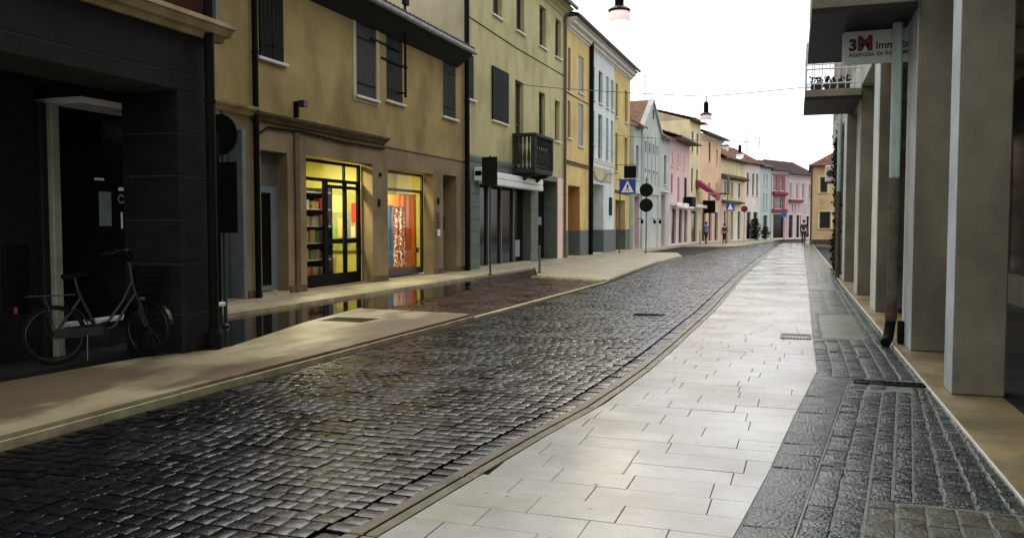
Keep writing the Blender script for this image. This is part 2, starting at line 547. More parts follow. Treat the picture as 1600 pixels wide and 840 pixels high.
RAIL = [(-2.07, 2.0), (-1.94, 3.35), (-1.86, 4.21), (-1.73, 5.59), (-1.6, 6.59), (-1.53, 8.21), (-1.51, 9.67), (-1.51, 14.57), (-1.72, 25.3), (-1.9, 73), (-1.9, 110)]
KERB = [(-5.17, -4.0), (-5.17, 5.0), (-5.12, 9.5), (-5.08, 12.75), (-5.0, 22.0), (-5.3, 27), (-5.66, 33), (-5.75, 42), (-5.3, 60), (-4.0, 80), (-3.4, 110)]
SLABR = [(-.50, 2.0), (-.29, 3.93), (-.18, 5.03), (-.06, 6.54), (.14, 8.8), (.12, 11.3), (.09, 23), (-.03, 42.5), (-.1, 71), (-.1, 110)]
STEP = [(1.22, -4), (1.17, 5.2), (1.15, 10.5), (1.08, 12.3), (.93, 24.4), (.55, 71.9), (.2, 110)]

road_z = lambda x, xr, xk: -.055 * max(0.0, min(1.0, (xr - x) / (xr - xk)))

# road bed
rb = MB()
ys = [-4 + 1.5 * i for i in range(77)]
for a, b in zip(ys, ys[1:]):
    rb.quad((-9.2, a, -.115), (lerp(RAIL, a) - .05, a, -.075), (lerp(RAIL, b) - .05, b, -.075), (-9.2, b, -.115))
road = tag(rb.build('road', M['road_bed']), kind='structure')

# road cobbles: courses across the street
class Proto:
    pass
protos = []
for k in range(10):
    q = Proto()
    u_ = [-.5, -.40, .40, .5]
    cj = {(a, b): (random.uniform(-.035, .035), random.uniform(-.035, .035)) for a in (0, 3) for b in (0, 3)}
    q.v, q.f = [], []
    for b in range(4):
        for a in range(4):
            x, y = u_[a], u_[b]
            x += sum(cj[(p, r)][0] * (.5 + (1 if p else -1) * x) * (.5 + (1 if r else -1) * y) for p in (0, 3) for r in (0, 3))
            y += sum(cj[(p, r)][1] * (.5 + (1 if p else -1) * x) * (.5 + (1 if r else -1) * y) for p in (0, 3) for r in (0, 3))
            edge = a in (0, 3) or b in (0, 3)
            corner = a in (0, 3) and b in (0, 3)
            if corner:
                x, y = x * .95, y * .95
            q.v.append((x, y, (-.0020 if edge else 0) - (.0012 if corner else 0) + random.gauss(0, .0006)))
    for b in range(3):
        for a in range(3):
            o = b * 4 + a
            q.f.append((o, o + 1, o + 5, o + 4))
    ringi = [0, 1, 2, 3, 7, 11, 15, 14, 13, 12, 8, 4]
    base = len(q.v)
    for r in ringi:                      # own vertices, so the worn top keeps its own normals
        q.v.append(q.v[r])
    for r in ringi:
        x, y, z = q.v[r]
        q.v.append((x * .97, y * .97, -.08))
    for a in range(12):
        b = (a + 1) % 12
        q.f.append((base + b, base + a, base + 12 + a, base + 12 + b))
    protos.append(q)
proto_mesh = {}
def cobble_mesh(k, m):
    if (k, m.name) not in proto_mesh:
        q = MB()
        q.v, q.f = [(x * .11, y * .11, z) for x, y, z in protos[k].v], list(protos[k].f)
        me = q.mesh('cobble', m)
        for p in me.polygons[:9]:
            p.use_smooth = True
        proto_mesh[(k, m.name)] = me
    return proto_mesh[(k, m.name)]

def lay_cobbles(parent, cells, m, n_single, field_name):
    """cells: (x, y, z, w, d). the nearest n_single in view become objects, the rest one mesh"""
    vis, rest = [], []
    for c in cells:
        ok, d = shade_view(c[0], c[1])
        (vis if ok else rest).append((d, c))
    vis.sort(key=lambda t: t[0])
    for d, (x, y, z, w, dd) in vis[:n_single]:
        o = bpy.data.objects.new('cobble', cobble_mesh(random.randrange(10), m))
        col.objects.link(o)
        o.parent = parent
        o.location = (x, y, z + random.gauss(0, .0022))
        o.scale = (w / .11, dd / .11, 1)
        o.rotation_euler = (random.gauss(0, .008), random.gauss(0, .008), random.gauss(0, .03))
    f = MB()
    for d, (x, y, z, w, dd) in vis[n_single:] + rest:
        q = protos[random.randrange(10)]
        rx, ry, rz = random.gauss(0, .008), random.gauss(0, .008), random.gauss(0, .03)
        zo = z + random.gauss(0, .0025)
        cz, sz = math.cos(rz), math.sin(rz)
        vs = []
        for a, b, h in q.v:
            a, b = a * w, b * dd
            vs.append((x + a * cz - b * sz, y + a * sz + b * cz, zo + h - a * ry + b * rx))
        f.add(vs, q.f)
    o = f.build(field_name, m, parent)
    for i, p in enumerate(o.data.polygons):
        p.use_smooth = i % 21 < 9
    return stuff(o)

cells = []
y = 2.2
while y < 62:
    d = random.uniform(.105, .125) if y < 30 else random.uniform(.15, .18)
    xr = lerp(RAIL, y) - .085 - .15
    xk = lerp(KERB, y) + .05
    x = xr - .08
    # a straight edge row beside the channel
    cells.append((xr + .08, y + random.uniform(-.015, .015), -.004, .122, d * .92))
    while x > xk + .1:
        w = random.uniform(.098, .132) if y < 30 else random.uniform(.15, .2)
        if x - w < xk + .1:
            w = x - xk
        wob = .03 * math.sin(x * 1.7 + y * .35)
        cells.append((x - w / 2 + .075, y + wob, road_z(x, xr, xk) - .003, w * .925, d * .915))
        x -= w
    y += d
lay_cobbles(road, cells, M['cobble'], 300, 'cobble_field')

# far road: fine relief only
fr = MB()
for a, b in zip([61 + 3 * i for i in range(17)], [64 + 3 * i for i in range(17)]):
    fr.quad((lerp(KERB, a) + .02, a, -.02), (lerp(RAIL, a) - .17, a, -.012), (lerp(RAIL, b) - .17, b, -.012), (lerp(KERB, b) + .02, b, -.02))
fr.build('far_carriageway', M['cobble'], road)

# slot drain between road and pavement: two stone shoulders and a dark slot
drain = tag(bpy.data.objects.new('slot_drain', None), kind='structure')
col.objects.link(drain)
y = 2.4
k = 0
while y < 70:
    ln = 1.0 if y < 30 else 3.0
    for (o0, o1, zt) in ((-.082, -.009, .004), (.009, .072, .004)):
        a, b = y, y + ln - .012
        xa, xb = lerp(RAIL, a), lerp(RAIL, b)
        q = MB().block([(xa + o0, a), (xa + o1, a), (xb + o1, b), (xb + o0, b)], -.1, zt, b=.008)
        q.build('channel_stone', M['channel'], drain)
    y += ln
    k += 1

# pale pavement slabs
pav_bed = MB()
for a, b in zip(ys, ys[1:]):
    pav_bed.quad((lerp(RAIL, a) - .0, a, -.035), (lerp(SLABR, a) + .02, a, -.035), (lerp(SLABR, b) + .02, b, -.035), (lerp(RAIL, b) - .0, b, -.035))
pavement = tag(pav_bed.build('pavement', M['road_bed']), kind='structure')
slabs = []
y = 2.3
while y < 75:
    d = random.choice((.27, .27, .30, .25)) if y < 30 else .6
    x0 = lerp(RAIL, y + d / 2) + .075
    x1 = lerp(SLABR, y + d / 2)
    x = x0 - random.uniform(0, .4)
    while x < x1:
        w = random.uniform(.38, .68)
        a, b = max(x, x0), min(x + w, x1)
        if x1 - b < .12:
            b = x1
            x = x1
        if b - a > .06:
            slabs.append((a, b, y, y + d, a <= x0 + 1e-6, b >= x1 - 1e-6))
        x += w
    y += d
sl = []
for s_ in slabs:
    ok, dist = shade_view((s_[0] + s_[1]) / 2, s_[2])
    sl.append((0 if ok else 1, dist, s_))
sl.sort(key=lambda t: t[:2])
fld = MB()
for i, (_, dist, (a, b, c, d, e0, e1)) in enumerate(sl):
    g_ = .0018
    sk = .015 if c < 30 else 0
    cs = [(a + g_, c + g_ - sk * 0), (b - g_, c + g_), (b - g_, d - g_), (a + g_, d - g_)]
    if e0:
        cs[0], cs[3] = (lerp(RAIL, c) + .077, cs[0][1]), (lerp(RAIL, d) + .077, cs[3][1])
    if e1:
        cs[1], cs[2] = (lerp(SLABR, c) - .003, cs[1][1]), (lerp(SLABR, d) - .003, cs[2][1])
    zt = random.gauss(0, .0007)
    q = MB() if i < 300 else fld
    q.block(cs, -.06, zt, b=.002, tilt=.002)
    if i < 300:
        q.build('paving_slab', M['slab'], pavement)
stuff(fld.build('paving_slab_field', M['slab'], pavement))

# dark porphyry pavement between the slabs and the arcade step
dp = MB()
for a, b in zip(ys, ys[1:]):
    dp.quad((lerp(SLABR, a) - .002, a, -.006), (lerp(STEP, a) + .06, a, -.006), (lerp(STEP, b) + .06, b, -.006), (lerp(SLABR, b) - .002, b, -.006))
dark_pav = tag(dp.build('side_pavement', M['mortar']), kind='structure')
line = lambda p, q: (lambda y: p[0] + (q[0] - p[0]) * (y - p[1]) / (q[1] - p[1]))
L0 = lambda y: lerp(SLABR, y) + .001
L1 = line((.03, 4.55), (.44, 8.58))
L2 = line((.33, 4.65), (.67, 7.92))
L3 = line((.45, 4.65), (.79, 7.96))
L4 = line((.57, 4.83), (.91, 8.01))
LS = lambda y: lerp(STEP, y) - .012
pieces = []   # corners, material, z, bevel, tilt
def strip(la, lb, y0, y1, ln, ncol, m, gap=.006, jit=.0, z=0.0, tilt=.012):
    for c in range(ncol):
        yy = y0 - random.uniform(0, ln)
        while yy < y1:
            dl = ln * random.uniform(.75, 1.25)
            a, b = max(yy, y0), min(yy + dl, y1)
            if b - a > .04:
                fa = lambda t, k: la(t) + (lb(t) - la(t)) * k
                k0, k1 = c / ncol, (c + 1) / ncol
                j = lambda: random.uniform(-jit, jit)
                cs = [(fa(a, k0) + gap + j(), a + gap + j()), (fa(a, k1) - gap + j(), a + gap + j()), (fa(b, k1) - gap + j(), b - gap + j()), (fa(b, k0) + gap + j(), b - gap + j())]
                if cs[1][0] - cs[0][0] > .02 and cs[2][0] - cs[3][0] > .02:
                    pieces.append((cs, m, z + random.gauss(0, .002), .006, tilt))
            yy += dl
strip(L0, L1, 2.6, 8.5, .36, 1, 'sett', tilt=.02)
strip(L1, L2, 2.6, 7.9, .12, 2, 'sett', jit=.006, tilt=.05)
strip(L2, L3, 4.75, 7.95, .11, 1, 'sett', jit=.004, gap=.008, tilt=.05)
strip(L3, L4, 4.75, 7.95, .11, 1, 'sett', jit=.004, gap=.008, tilt=.05)
strip(L4, LS, 4.75, 8.2, .12, 4, 'sett', jit=.008, gap=.006, tilt=.04)
strip(L2, LS, 2.6, 4.72, .17, 6, 'brown_sett', jit=.006, gap=.006, tilt=.015)
mid = lambda k: (lambda y: L0(y) + (LS(y) - L0(y)) * k)
strip(L0, mid(.3), 8.55, 11.4, .16, 2, 'sett', jit=.006, tilt=.05)
strip(mid(.3), mid(.6), 8.0, 11.4, .15, 2, 'sett', jit=.008, tilt=.05)
strip(mid(.6), LS, 8.55, 11.6, .14, 3, 'sett', jit=.004, gap=.008, tilt=.03)
strip(L0, mid(.12), 11.45, 14.6, .14, 1, 'sett', jit=.004)
strip(mid(.12), mid(.66), 11.45, 14.6, 1.6, 1, 'patch', tilt=.002)
strip(mid(.66), LS, 11.65, 20, .22, 3, 'sett', gap=.008, jit=.004, tilt=.02)
strip(L0, mid(.66), 14.65, 20, .42, 2, 'sett', tilt=.012)
strip(L0, mid(.62), 20.05, 22.6, 1.2, 1, 'patch', tilt=.002)
strip(mid(.62), LS, 20.05, 24, .3, 2, 'sett')
strip(L0, mid(.62), 22.65, 24, .45, 2, 'sett')
strip(L0, LS, 24, 71.8, .6, 3, 'sett', gap=.005, tilt=.006)
for (la, w_, ya, yb) in ((L1, .006, 2.6, 8.5), (L2, .009, 2.6, 7.9), (L3, .009, 4.75, 7.95), (L4, .006, 4.75, 7.95), (mid(.3), .007, 8.6, 11.4), (mid(.6), .009, 8.6, 11.4), (mid(.75), .009, 11.7, 20), (mid(.88), .009, 11.7, 20)):
    jb = MB()
    n = 14
    for i in range(n):
        a, b = ya + (yb - ya) * i / n, ya + (yb - ya) * (i + 1) / n
        jb.add([(la(a) - w_, a, .0025), (la(a) + w_, a, .0025), (la(b) + w_, b, .0025), (la(b) - w_, b, .0025)], [(0, 1, 2, 3)])
    jb.build('joint_band', M['mortar'], dark_pav)
pp = []
for p in pieces:
    ok, dist = shade_view(sum(c[0] for c in p[0]) / 4, sum(c[1] for c in p[0]) / 4)
    pp.append((0 if ok else 1, dist, p))
pp.sort(key=lambda t: t[:2])
fields = {}
for i, (_, dist, (cs, m, z, b, ti)) in enumerate(pp):
    if i < 300:
        MB().block(cs, -.05, z, b=b, tilt=ti, dome=.004).build('stone_sett', M[m], dark_pav)
    else:
        fields.setdefault(m, MB()).block(cs, -.05, z, b=b, tilt=ti, dome=.004)
for m, q in fields.items():
    stuff(q.build('stone_sett_field', M[m], dark_pav))

# iron grates and covers
def grate(name, label, x0, y0, x1, y1, z, n, along_x, m='dark_metal', cat='drain grate'):
    t = thing(name, label, cat, ((x0 + x1) / 2, (y0 + y1) / 2, z))
    w, d = (x1 - x0) / 2, (y1 - y0) / 2
    f = MB()
    e = .025
    f.box(-w, -d, -.012, w, -d + e, .006).box(-w, d - e, -.012, w, d, .006).box(-w, -d + e, -.012, -w + e, d - e, .006).box(w - e, -d + e, -.012, w, d - e, .006)
    f.build('frame', M[m], t)
    MB().box(-w + e, -d + e, -.011, w - e, d - e, -.006).build('pit', M['black'], t)
    for i in range(n):
        if along_x:
            yy = -d + e + (2 * d - 2 * e) * (i + .5) / n
            MB().box(-w + e, yy - .008, -.005, w - e, yy + .008, .004).build('bar', M[m], t)
        else:
            xx = -w + e + (2 * w - 2 * e) * (i + .5) / n
            MB().box(xx - .01, -d + e, -.005, xx + .01, d - e, .004).build('bar', M[m], t)
    return t
grate('drain_grate', 'square metal drain grate set in the pale pavement slabs', -.28, 11.25, .10, 11.7, .004, 8, False)
grate('drain_channel', 'long dark drain slot across the dark stones by the nearest pillar', .45, 8.25, 1.10, 8.42, .004, 10, False, 'black')
grate('road_drain', 'narrow dark drain grate lying among the road cobbles', -2.65, 13.55, -2.15, 13.75, -.006, 6, True, 'black')

# left side: beige pavements, bays, sidewalk
def flat(name, pts, z, m, depth=.2, label=None):
    """horizontal paving with real edge faces"""
    n = len(pts)
    q = MB()
    q.add([(x, y, z) for x, y in pts] + [(x, y, z - depth) for x, y in pts], [tuple(range(n))] + [(i, n + i, n + (i + 1) % n, (i + 1) % n) for i in range(n)])
    return tag(q.build(name, m), label, kind='structure')

flat('near_pavement', [(-5.24, -4), (-5.24, 5), (-5.19, 9.5), (-5.17, 12.6), (-5.3, 12.75), (-7.44, 12.95), (-7.13, 10.86), (-6.52, 8.3), (-6.52, 8.06), (-6.9, 7.3), (-7.04, 5.66), (-7.2, -4)], 0, M['beige_pave'])
flat('far_pavement', [(-5.08, 22.05), (-5.38, 27), (-5.74, 33), (-5.83, 42), (-6.6, 46), (-8.9, 46), (-8.86, 27.6), (-7.42, 23.35)], 0, M['side_pave'])
flat('corner_pavement', [(-4.9, 62), (-3.6, 78), (-2.6, 92), (-6.2, 86), (-8.0, 74), (-8.6, 62)], -.004, M['side_pave'])
flat('sidewalk', [(-8.98, 8.4), (-8.92, 22), (-8.9, 46.2), (-8.8, 60), (-8.1, 72), (-6.6, 82), (-4.5, 91), (-1, 99), (6, 108), (4, 118), (-20, 118), (-20, 8.4)], .004, M['side_pave'])
# kerb stones along the carriageway
kerb = tag(bpy.data.objects.new('kerb', None), kind='structure')
col.objects.link(kerb)
def kerb_run(pts, w, z, lens=1.0, name='kerb_stone', m='kerb'):
    for (a, b) in zip(pts, pts[1:]):
        a, b = Vector(a), Vector(b)
        L = (b - a).length
        n = max(1, round(L / lens))
        d = (b - a) / n
        nn = Vector((-d.y, d.x)).normalized() * w
        for i in range(n):
            p, q = a + d * i + d.normalized() * .005, a + d * (i + 1) - d.normalized() * .005
            MB().block([p, q, q + nn, p + nn] if nn.cross(d) < 0 or True else None, -.14, z + random.gauss(0, .001), b=.008).build(name, M[m], kerb)
kerb_run([(lerp(KERB, t), t) for t in (2, 5, 9.5, 12.6)], .034, -.026)
kerb_run([(lerp(KERB, t), t) for t in (22.1, 27, 33, 42)], .075, -.012)
kerb_run([(lerp(KERB, t), t) for t in (12.65, 17, 22.05)], .09, -.046)
kerb_run([(-8.96, 8.5), (-8.9, 22), (-8.88, 30)], .10, .006, 1.2)
kerb_run([(-5.1, 21.9), (-7.44, 23.2)], .16, -.004, .8, m='kerb')

# parking bay: reddish wet cobbles and standing water
bay_bed = MB()
bay_bed.quad((-9.0, 8.4, -.085), (-5.0, 8.4, -.085), (-5.0, 27.7, -.085), (-9.0, 27.7, -.085))
bay = tag(bay_bed.build('parking_bay', M['road_bed']), kind='structure')
def in_bay(x, y):
    if x > lerp(KERB, y) - .12 or x < -8.86:
        return False
    if y < 12.9 + (x + 5.2) * -.06:
        lim = -7.44 + (12.95 - y) * .148 if y > 10.86 else -7.13 + (10.86 - y) * .22
        return x < lim - .05
    if y > 21.7 and x > -7.42 + (23.3 - y) * -1.0 * 0 and x > -5.1 - (y - 21.8) * 1.65:
        return False
    if x > -7.42 - (y - 23.3) * .335 and y > 23.3:
        return False
    return True
cells = []
y = 8.5
while y < 27.4:
    d = random.uniform(.13, .15)
    x = -5.05
    while x > -8.9:
        w = random.uniform(.12, .16)
        if in_bay(x - w / 2, y):
            cells.append((x - w / 2, y, -.058 + random.gauss(0, .001), w * .93, d * .93))
        x -= w
    y += d
lay_cobbles(bay, cells, M['bay_cobble'], 120, 'cobble_field')
pu = MB()
edge = [(-8.85, 8.45), (-6.62, 8.45), (-6.9, 9.6), (-7.2, 10.8), (-7.5, 12.7), (-7.3, 13.6), (-7.05, 14.5), (-7.4, 15.4), (-7.1, 16.4), (-7.6, 17.3), (-7.5, 18.4), (-8.0, 19.3), (-8.1, 20.6), (-8.5, 21.5), (-8.86, 22.2)]
rag = edge[:5]
for (a, b) in zip(edge[4:], edge[5:]):
    for i in range(1, 6):
        u = i / 5
        rag.append((a[0] + (b[0] - a[0]) * u + random.gauss(0, .07), a[1] + (b[1] - a[1]) * u + random.gauss(0, .05)))
rag[-1] = edge[-1]
pu.add([(x, y, -.0505) for x, y in rag], [tuple(range(len(rag)))])
tag(pu.build('puddle', M['puddle']), 'still dark puddle along the kerb in front of the lit shops', kind='structure')
t = thing('manhole_cover', 'dark rectangular iron cover set in the beige pavement', 'manhole cover', (-6.65, 11.28, .002))
MB().block([(-.34, -.22), (.34, -.22), (.34, .22), (-.34, .22)], -.02, .006, b=.006).build('lid', M['black'], t)
fm = MB()
fm.box(-.38, -.26, -.02, .38, -.225, .005).box(-.38, .225, -.02, .38, .26, .005).box(-.38, -.225, -.02, -.345, .225, .005).box(.345, -.225, -.02, .38, .225, .005)
fm.build('frame', M['dark_metal'], t)

# ------------------------------------------------------------------ buildings: helpers
def facade(root, name, m, x0, x1, z0, z1, ops, back=3.0, top=True, y=0.0):
    """street wall in local x,z with real openings (x0,x1,z0,z1,reveal)"""
    q = MB()
    xs = sorted(set([x0, x1] + [o[0] for o in ops] + [o[1] for o in ops]))
    zs = sorted(set([z0, z1] + [o[2] for o in ops] + [o[3] for o in ops]))
    xs = [v for v in xs if x0 <= v <= x1]
    zs = [v for v in zs if z0 <= v <= z1]
    idx = {}
    def vid(a, b):
        if (a, b) not in idx:
            idx[(a, b)] = len(q.v)
            q.v.append((a, y, b))
        return idx[(a, b)]
    for a, b in zip(xs, xs[1:]):
        for c, d in zip(zs, zs[1:]):
            mx, mz = (a + b) / 2, (c + d) / 2
            if any(o[0] < mx < o[1] and o[2] < mz < o[3] for o in ops):
                continue
            q.f.append((vid(a, c), vid(b, c), vid(b, d), vid(a, d)))
    for o in ops:
        a, b, c, d, r = o[:5]
        pa, pb, pc, pd = (a, y, c), (b, y, c), (b, y, d), (a, y, d)
        ra, rb_, rc, rd = (a, y + r, c), (b, y + r, c), (b, y + r, d), (a, y + r, d)
        q.add([pa, pb, pc, pd, ra, rb_, rc, rd], [(0, 1, 5, 4), (1, 2, 6, 5), (2, 3, 7, 6), (3, 0, 4, 7)])
    q.quad((x0, y, z0), (x0, y, z1), (x0, y + back, z1), (x0, y + back, z0))
    q.quad((x1, y, z1), (x1, y, z0), (x1, y + back, z0), (x1, y + back, z1))
    if top:
        q.quad((x0, y, z1), (x1, y, z1), (x1, y + back, z1), (x0, y + back, z1))
    return q.build(name, m, root)

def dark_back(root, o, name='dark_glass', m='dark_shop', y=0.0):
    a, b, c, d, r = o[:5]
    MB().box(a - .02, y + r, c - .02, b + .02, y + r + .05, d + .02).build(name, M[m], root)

def sill(root, a, b, c, m='white_trim', y=0.0, t=.06, out_=.09):
    MB().bbox(a - .09, y - out_, c - t, b + .09, y + .02, c + .004, b=.008).build('sill', M[m], root)

def ring(q, a, b, c, d, e, y0, y1):
    q.box(a, y0, c, a + e, y1, d).box(b - e, y0, c, b, y1, d).box(a + e, y0, c, b - e, y1, c + e).box(a + e, y0, d - e, b - e, y1, d)
    return q

def window(root, o, frame='white_trim', mull=True, with_sill='white_trim', y=0.0, surround=None, bars=1):
    a, b, c, d, r = o[:5]
    q = ring(MB(), a + .004, b - .004, c + .004, d - .004, .055, y + r - .07, y + r - .01)
    if mull:
        m_ = (a + b) / 2
        q.box(m_ - .035, y + r - .068, c + .059, m_ + .035, y + r - .012, d - .059)
    for i in range(bars):
        zz = c + (d - c) * (i + 1) / (bars + 1)
        q.box(a + .059, y + r - .055, zz - .02, b - .059, y + r - .02, zz + .02)
    w = q.build('window', M[frame], root)
    MB().box(a - .01, y + r - .03, c - .01, b + .01, y + r + .02, d + .01).build('pane', M['pane'], w)
    if with_sill:
        sill(root, a, b, c, with_sill, y)
    if surround:
        s = .1
        q = ring(MB(), a - s, b + s, c - .001, d + s, s - .002, y - .025, y + .03)
        q.build('window_surround', M[surround], root)
    return w

def leaf(q, a, b, c, d, y0, n=4, t=.035):
    """plank shutter leaf with V joints, front towards -y"""
    prof = []
    w = (b - a) / n
    for i in range(n):
        prof += [(a + i * w + .006, y0), (a + (i + 1) * w - .006, y0), (a + (i + 1) * w, y0 + .01)]
    prof = [(a, y0 + .01)] + prof + [(b, y0 + t), (a, y0 + t)]
    return q.prism(prof, c, d)

def shutters(root, o, m='dark_wood', y=0.0, proud=.02, strap=True, n=3, with_sill='white_trim'):
    """a closed pair of plank leaves standing in the opening"""
    a, b, c, d, r = o[:5]
    mid_ = (a + b) / 2
    for (u, v) in ((a + .01, mid_ - .006), (mid_ + .006, b - .01)):
        s = leaf(MB(), u, v, c + .015, d - .01, y + proud, n).build('shutter', M[m], root)
        if strap:
            for zz in (c + (d - c) * .18, c + (d - c) * .8):
                MB().box(u + .02, y + proud - .012, zz - .025, v - .02, y + proud - .001, zz + .025).build('strap', M['black'], s)
    dark_back(root, o, 'opening_back', 'black', y)
    if with_sill:
        sill(root, a, b, c, with_sill, y)

def open_shutters(root, o, m='dark_wood', y=0.0, n=3, ang=(170, 170), z_off=0):
    """leaves folded back flat against the wall on each side"""
    a, b, c, d, r = o[:5]
    w = (b - a) / 2
    for (u, v) in ((a - w - .03, a - .03), (b + .03, b + w + .03)):
        leaf(MB(), u, v, c, d, y - .055, n, .04).build('shutter', M[m], root)

def gutter(root, x0, x1, y, z, r=.075, m='zinc'):
    q = MB()
    seg = 7
    for k in range(seg):
        t0, t1 = math.pi * (1 + k / seg), math.pi * (1 + (k + 1) / seg)
        q.quad((x0, y + r * math.cos(t0), z + r * math.sin(t0)), (x1, y + r * math.cos(t0), z + r * math.sin(t0)), (x1, y + r * math.cos(t1), z + r * math.sin(t1)), (x0, y + r * math.cos(t1), z + r * math.sin(t1)))
    q.box(x0, y - r - .012, z - .005, x1, y - r + .008, z + .022)
    return q.build('gutter', M[m], root)

def roof(root, x0, x1, ye, ze, yr, zr, m='tile', tile=.2, name='roof', hip=(0, 0)):
    """slope of round clay tiles: real waves across, steps up the slope"""
    q = MB()
    n = max(2, int((x1 - x0) / tile))
    per = 4
    rows = max(1, min(14, int(math.hypot(yr - ye, zr - ze) / .42)))
    slope = math.hypot(yr - ye, zr - ze)
    cols_ = n * per + 1
    for j in range(rows):
        t0, t1 = j / rows, min(1, (j + 1.0) / rows)
        b = len(q.v)
        for t, lift in ((t0, .035), (t1, .0)):
            for i in range(cols_):
                x = x0 + (x1 - x0) * i / (cols_ - 1)
                hl, hr = hip[0] * t, hip[1] * t
                x = x0 + hl + (x1 - hr - x0 - hl) * i / (cols_ - 1)
                h = .055 * abs(math.sin(math.pi * (i / per))) if i % per else 0.0
                q.v.append((x, ye + (yr - ye) * t, ze + (zr - ze) * t + h + lift))
        for i in range(cols_ - 1):
            q.f.append((b + i, b + i + 1, b + cols_ + i + 1, b + cols_ + i))
    # underside and eave edge
    q.quad((x0, ye, ze - .03), (x1, ye, ze - .03), (x1 - hip[1], yr, zr - .03), (x0 + hip[0], yr, zr - .03))
    b = len(q.v)
    for i in range(cols_):
        x = x0 + (x1 - x0) * i / (cols_ - 1)
        h = .055 * abs(math.sin(math.pi * (i / per))) if i % per else 0.0
        q.v.append((x, ye, ze + h + .035))
        q.v.append((x, ye, ze - .03))
    for i in range(cols_ - 1):
        q.f.append((b + 2 * i, b + 2 * i + 1, b + 2 * i + 3, b + 2 * i + 2))
    return q.build(name, M[m], root)

def downpipe(root, x, y, z0, z1, r=.055, m='black', brackets=True, name='downpipe'):
    p = MB().tube([(x, y, z0), (x, y, z1)], r, 10).build(name, M[m], root, smooth=False)
    if brackets:
        z = z0 + .9
        while z < z1 - .3:
            MB().lathe([(r + .012, -.02), (r + .012, .02)], (x, y, z), 10).build('bracket', M[m], p)
            z += 2.0
    return p

def cornice(root, x0, x1, z, prof, m, name='cornice'):
    """profile (y,z offsets, y negative towards the street) run along local x"""
    return MB().extrude_x([(a, z + b) for a, b in prof], x0, x1).build(name, M[m], root)
CORN = [(.0, 0), (-.06, .0), (-.10, .05), (-.10, .09), (-.22, .16), (-.24, .22), (-.30, .22), (-.30, .30), (.0, .30)]
LEDGE = [(.0, 0), (-.08, .02), (-.10, .07), (-.20, .12), (-.22, .17), (.0, .20)]
BAND = [(.0, 0), (-.04, .01), (-.05, .12), (-.08, .14), (-.08, .18), (.0, .19)]

LEFT = R(90)
# ------------------------------------------------------------------ near left: dark arcade building
XA = -6.65
ar = thing('arcade_building', 'dark grey stone arcade building with red upper wall behind the bicycle', 'building', (XA, 0, 0), LEFT)
# local x = world Y, local y = distance behind the arcade front
# corner pillar with cladding panels
MB().box(7.632, .008, -.02, 8.25, .80, 2.974).build('pillar', M['joint'], ar)
zs_ = [0, .45, 1.02, 1.52, 2.02, 2.50, 2.97]
for a, b in zip(zs_, zs_[1:]):
    MB().bbox(7.622, .0, a + .007, 8.26, .0075, b - .007, b=.003).build('cladding_panel', M['dark_stone'], ar)
    MB().bbox(7.622, .012, a + .007, 7.6315, .80, b - .007, b=.003).build('cladding_panel', M['dark_stone'], ar)
    MB().bbox(8.2505, .012, a + .007, 8.26, .80, b - .007, b=.003).build('cladding_panel', M['dark_stone'], ar)
MB().box(-6, .008, 2.975, 8.26, .8, 3.62).build('beam', M['joint'], ar)
x = -6.0
for (z0_, z1_) in ((2.975, 3.155), (3.17, 3.62)):
    for i in range(1):
        a, b = -6, 8.26
        MB().bbox(a, .0, z0_, b, .0075, z1_, b=.003).build('cladding_panel', M['dark_stone'], ar)
MB().box(8.2605, .03, 2.98, 8.29, .8, 3.60).build('beam_end', M['dark_stone'], ar)
cornice(ar, -6, 8.36, 3.622, [(.05, 0), (-.05, .0), (-.08, .05), (-.16, .06), (-.20, .13), (-.24, .14), (-.24, .19), (.05, .2)], 'beige_trim')
MB().box(-6, .02, 3.824, 8.30, 3.9, 9.0).build('upper_wall', M['dark_red_wall'], ar)
MB().box(8.27, -.02, 3.826, 8.32, .10, 9.0).build('corner_strip', M['bluegrey_paint'], ar)
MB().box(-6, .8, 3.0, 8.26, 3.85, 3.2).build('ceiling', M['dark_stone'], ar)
MB().box(-6, .56, -.06, 8.26, 3.85, .0045).build('arcade_floor', M['arcade_floor'], ar)
# back wall with shop front
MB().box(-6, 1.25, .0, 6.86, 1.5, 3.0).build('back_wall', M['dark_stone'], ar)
MB().bbox(6.42, 1.21, .55, 6.70, 1.249, 1.25, b=.01).build('wall_panel', M['black'], ar)
MB().bbox(6.862, 1.18, .0, 6.95, 1.5, 2.79, b=.01).build('door_post', M['dark_stone'], ar)
MB().bbox(6.953, 1.12, .0, 7.06, 1.5, 2.79, b=.01).build('door_jamb', M['old_white'], ar)
MB().box(7.062, .802, 2.79, 9.0, 1.5, 2.86).build('soffit', M['white_paint'], ar)
MB().box(7.062, .802, 2.862, 9.0, 1.5, 3.0).build('soffit_beam', M['dark_stone'], ar)
MB().box(7.062, 1.26, .0, 9.9, 1.5, .30).build('shop_plinth', M['dark_stone'], ar)
MB().bbox(7.062, 1.2, .302, 9.9, 1.5, .36, b=.008).build('shop_sill', M['white_paint'], ar)
sg = MB().box(7.062, 1.27, .362, 9.9, 1.32, 2.789).build('shop_window', M['dark_shop'], ar)
MB().box(7.72, 1.262, 1.45, 7.90, 1.268, 1.86).build('notice', M['bluegrey_paint'], sg)
MB().box(7.66, 1.261, 1.99, 7.80, 1.267, 2.02).build('notice', M['white_paint'], sg)
MB().lathe([(.055, 0), (.055, .006)], (8.06, 1.262, 1.78), 16, 'y').build('sticker', M['bluegrey_paint'], sg)
MB().lathe([(.035, 0), (.035, .004)], (8.06, 1.258, 1.78), 12, 'y').build('sticker', M['dark_shop'], sg)
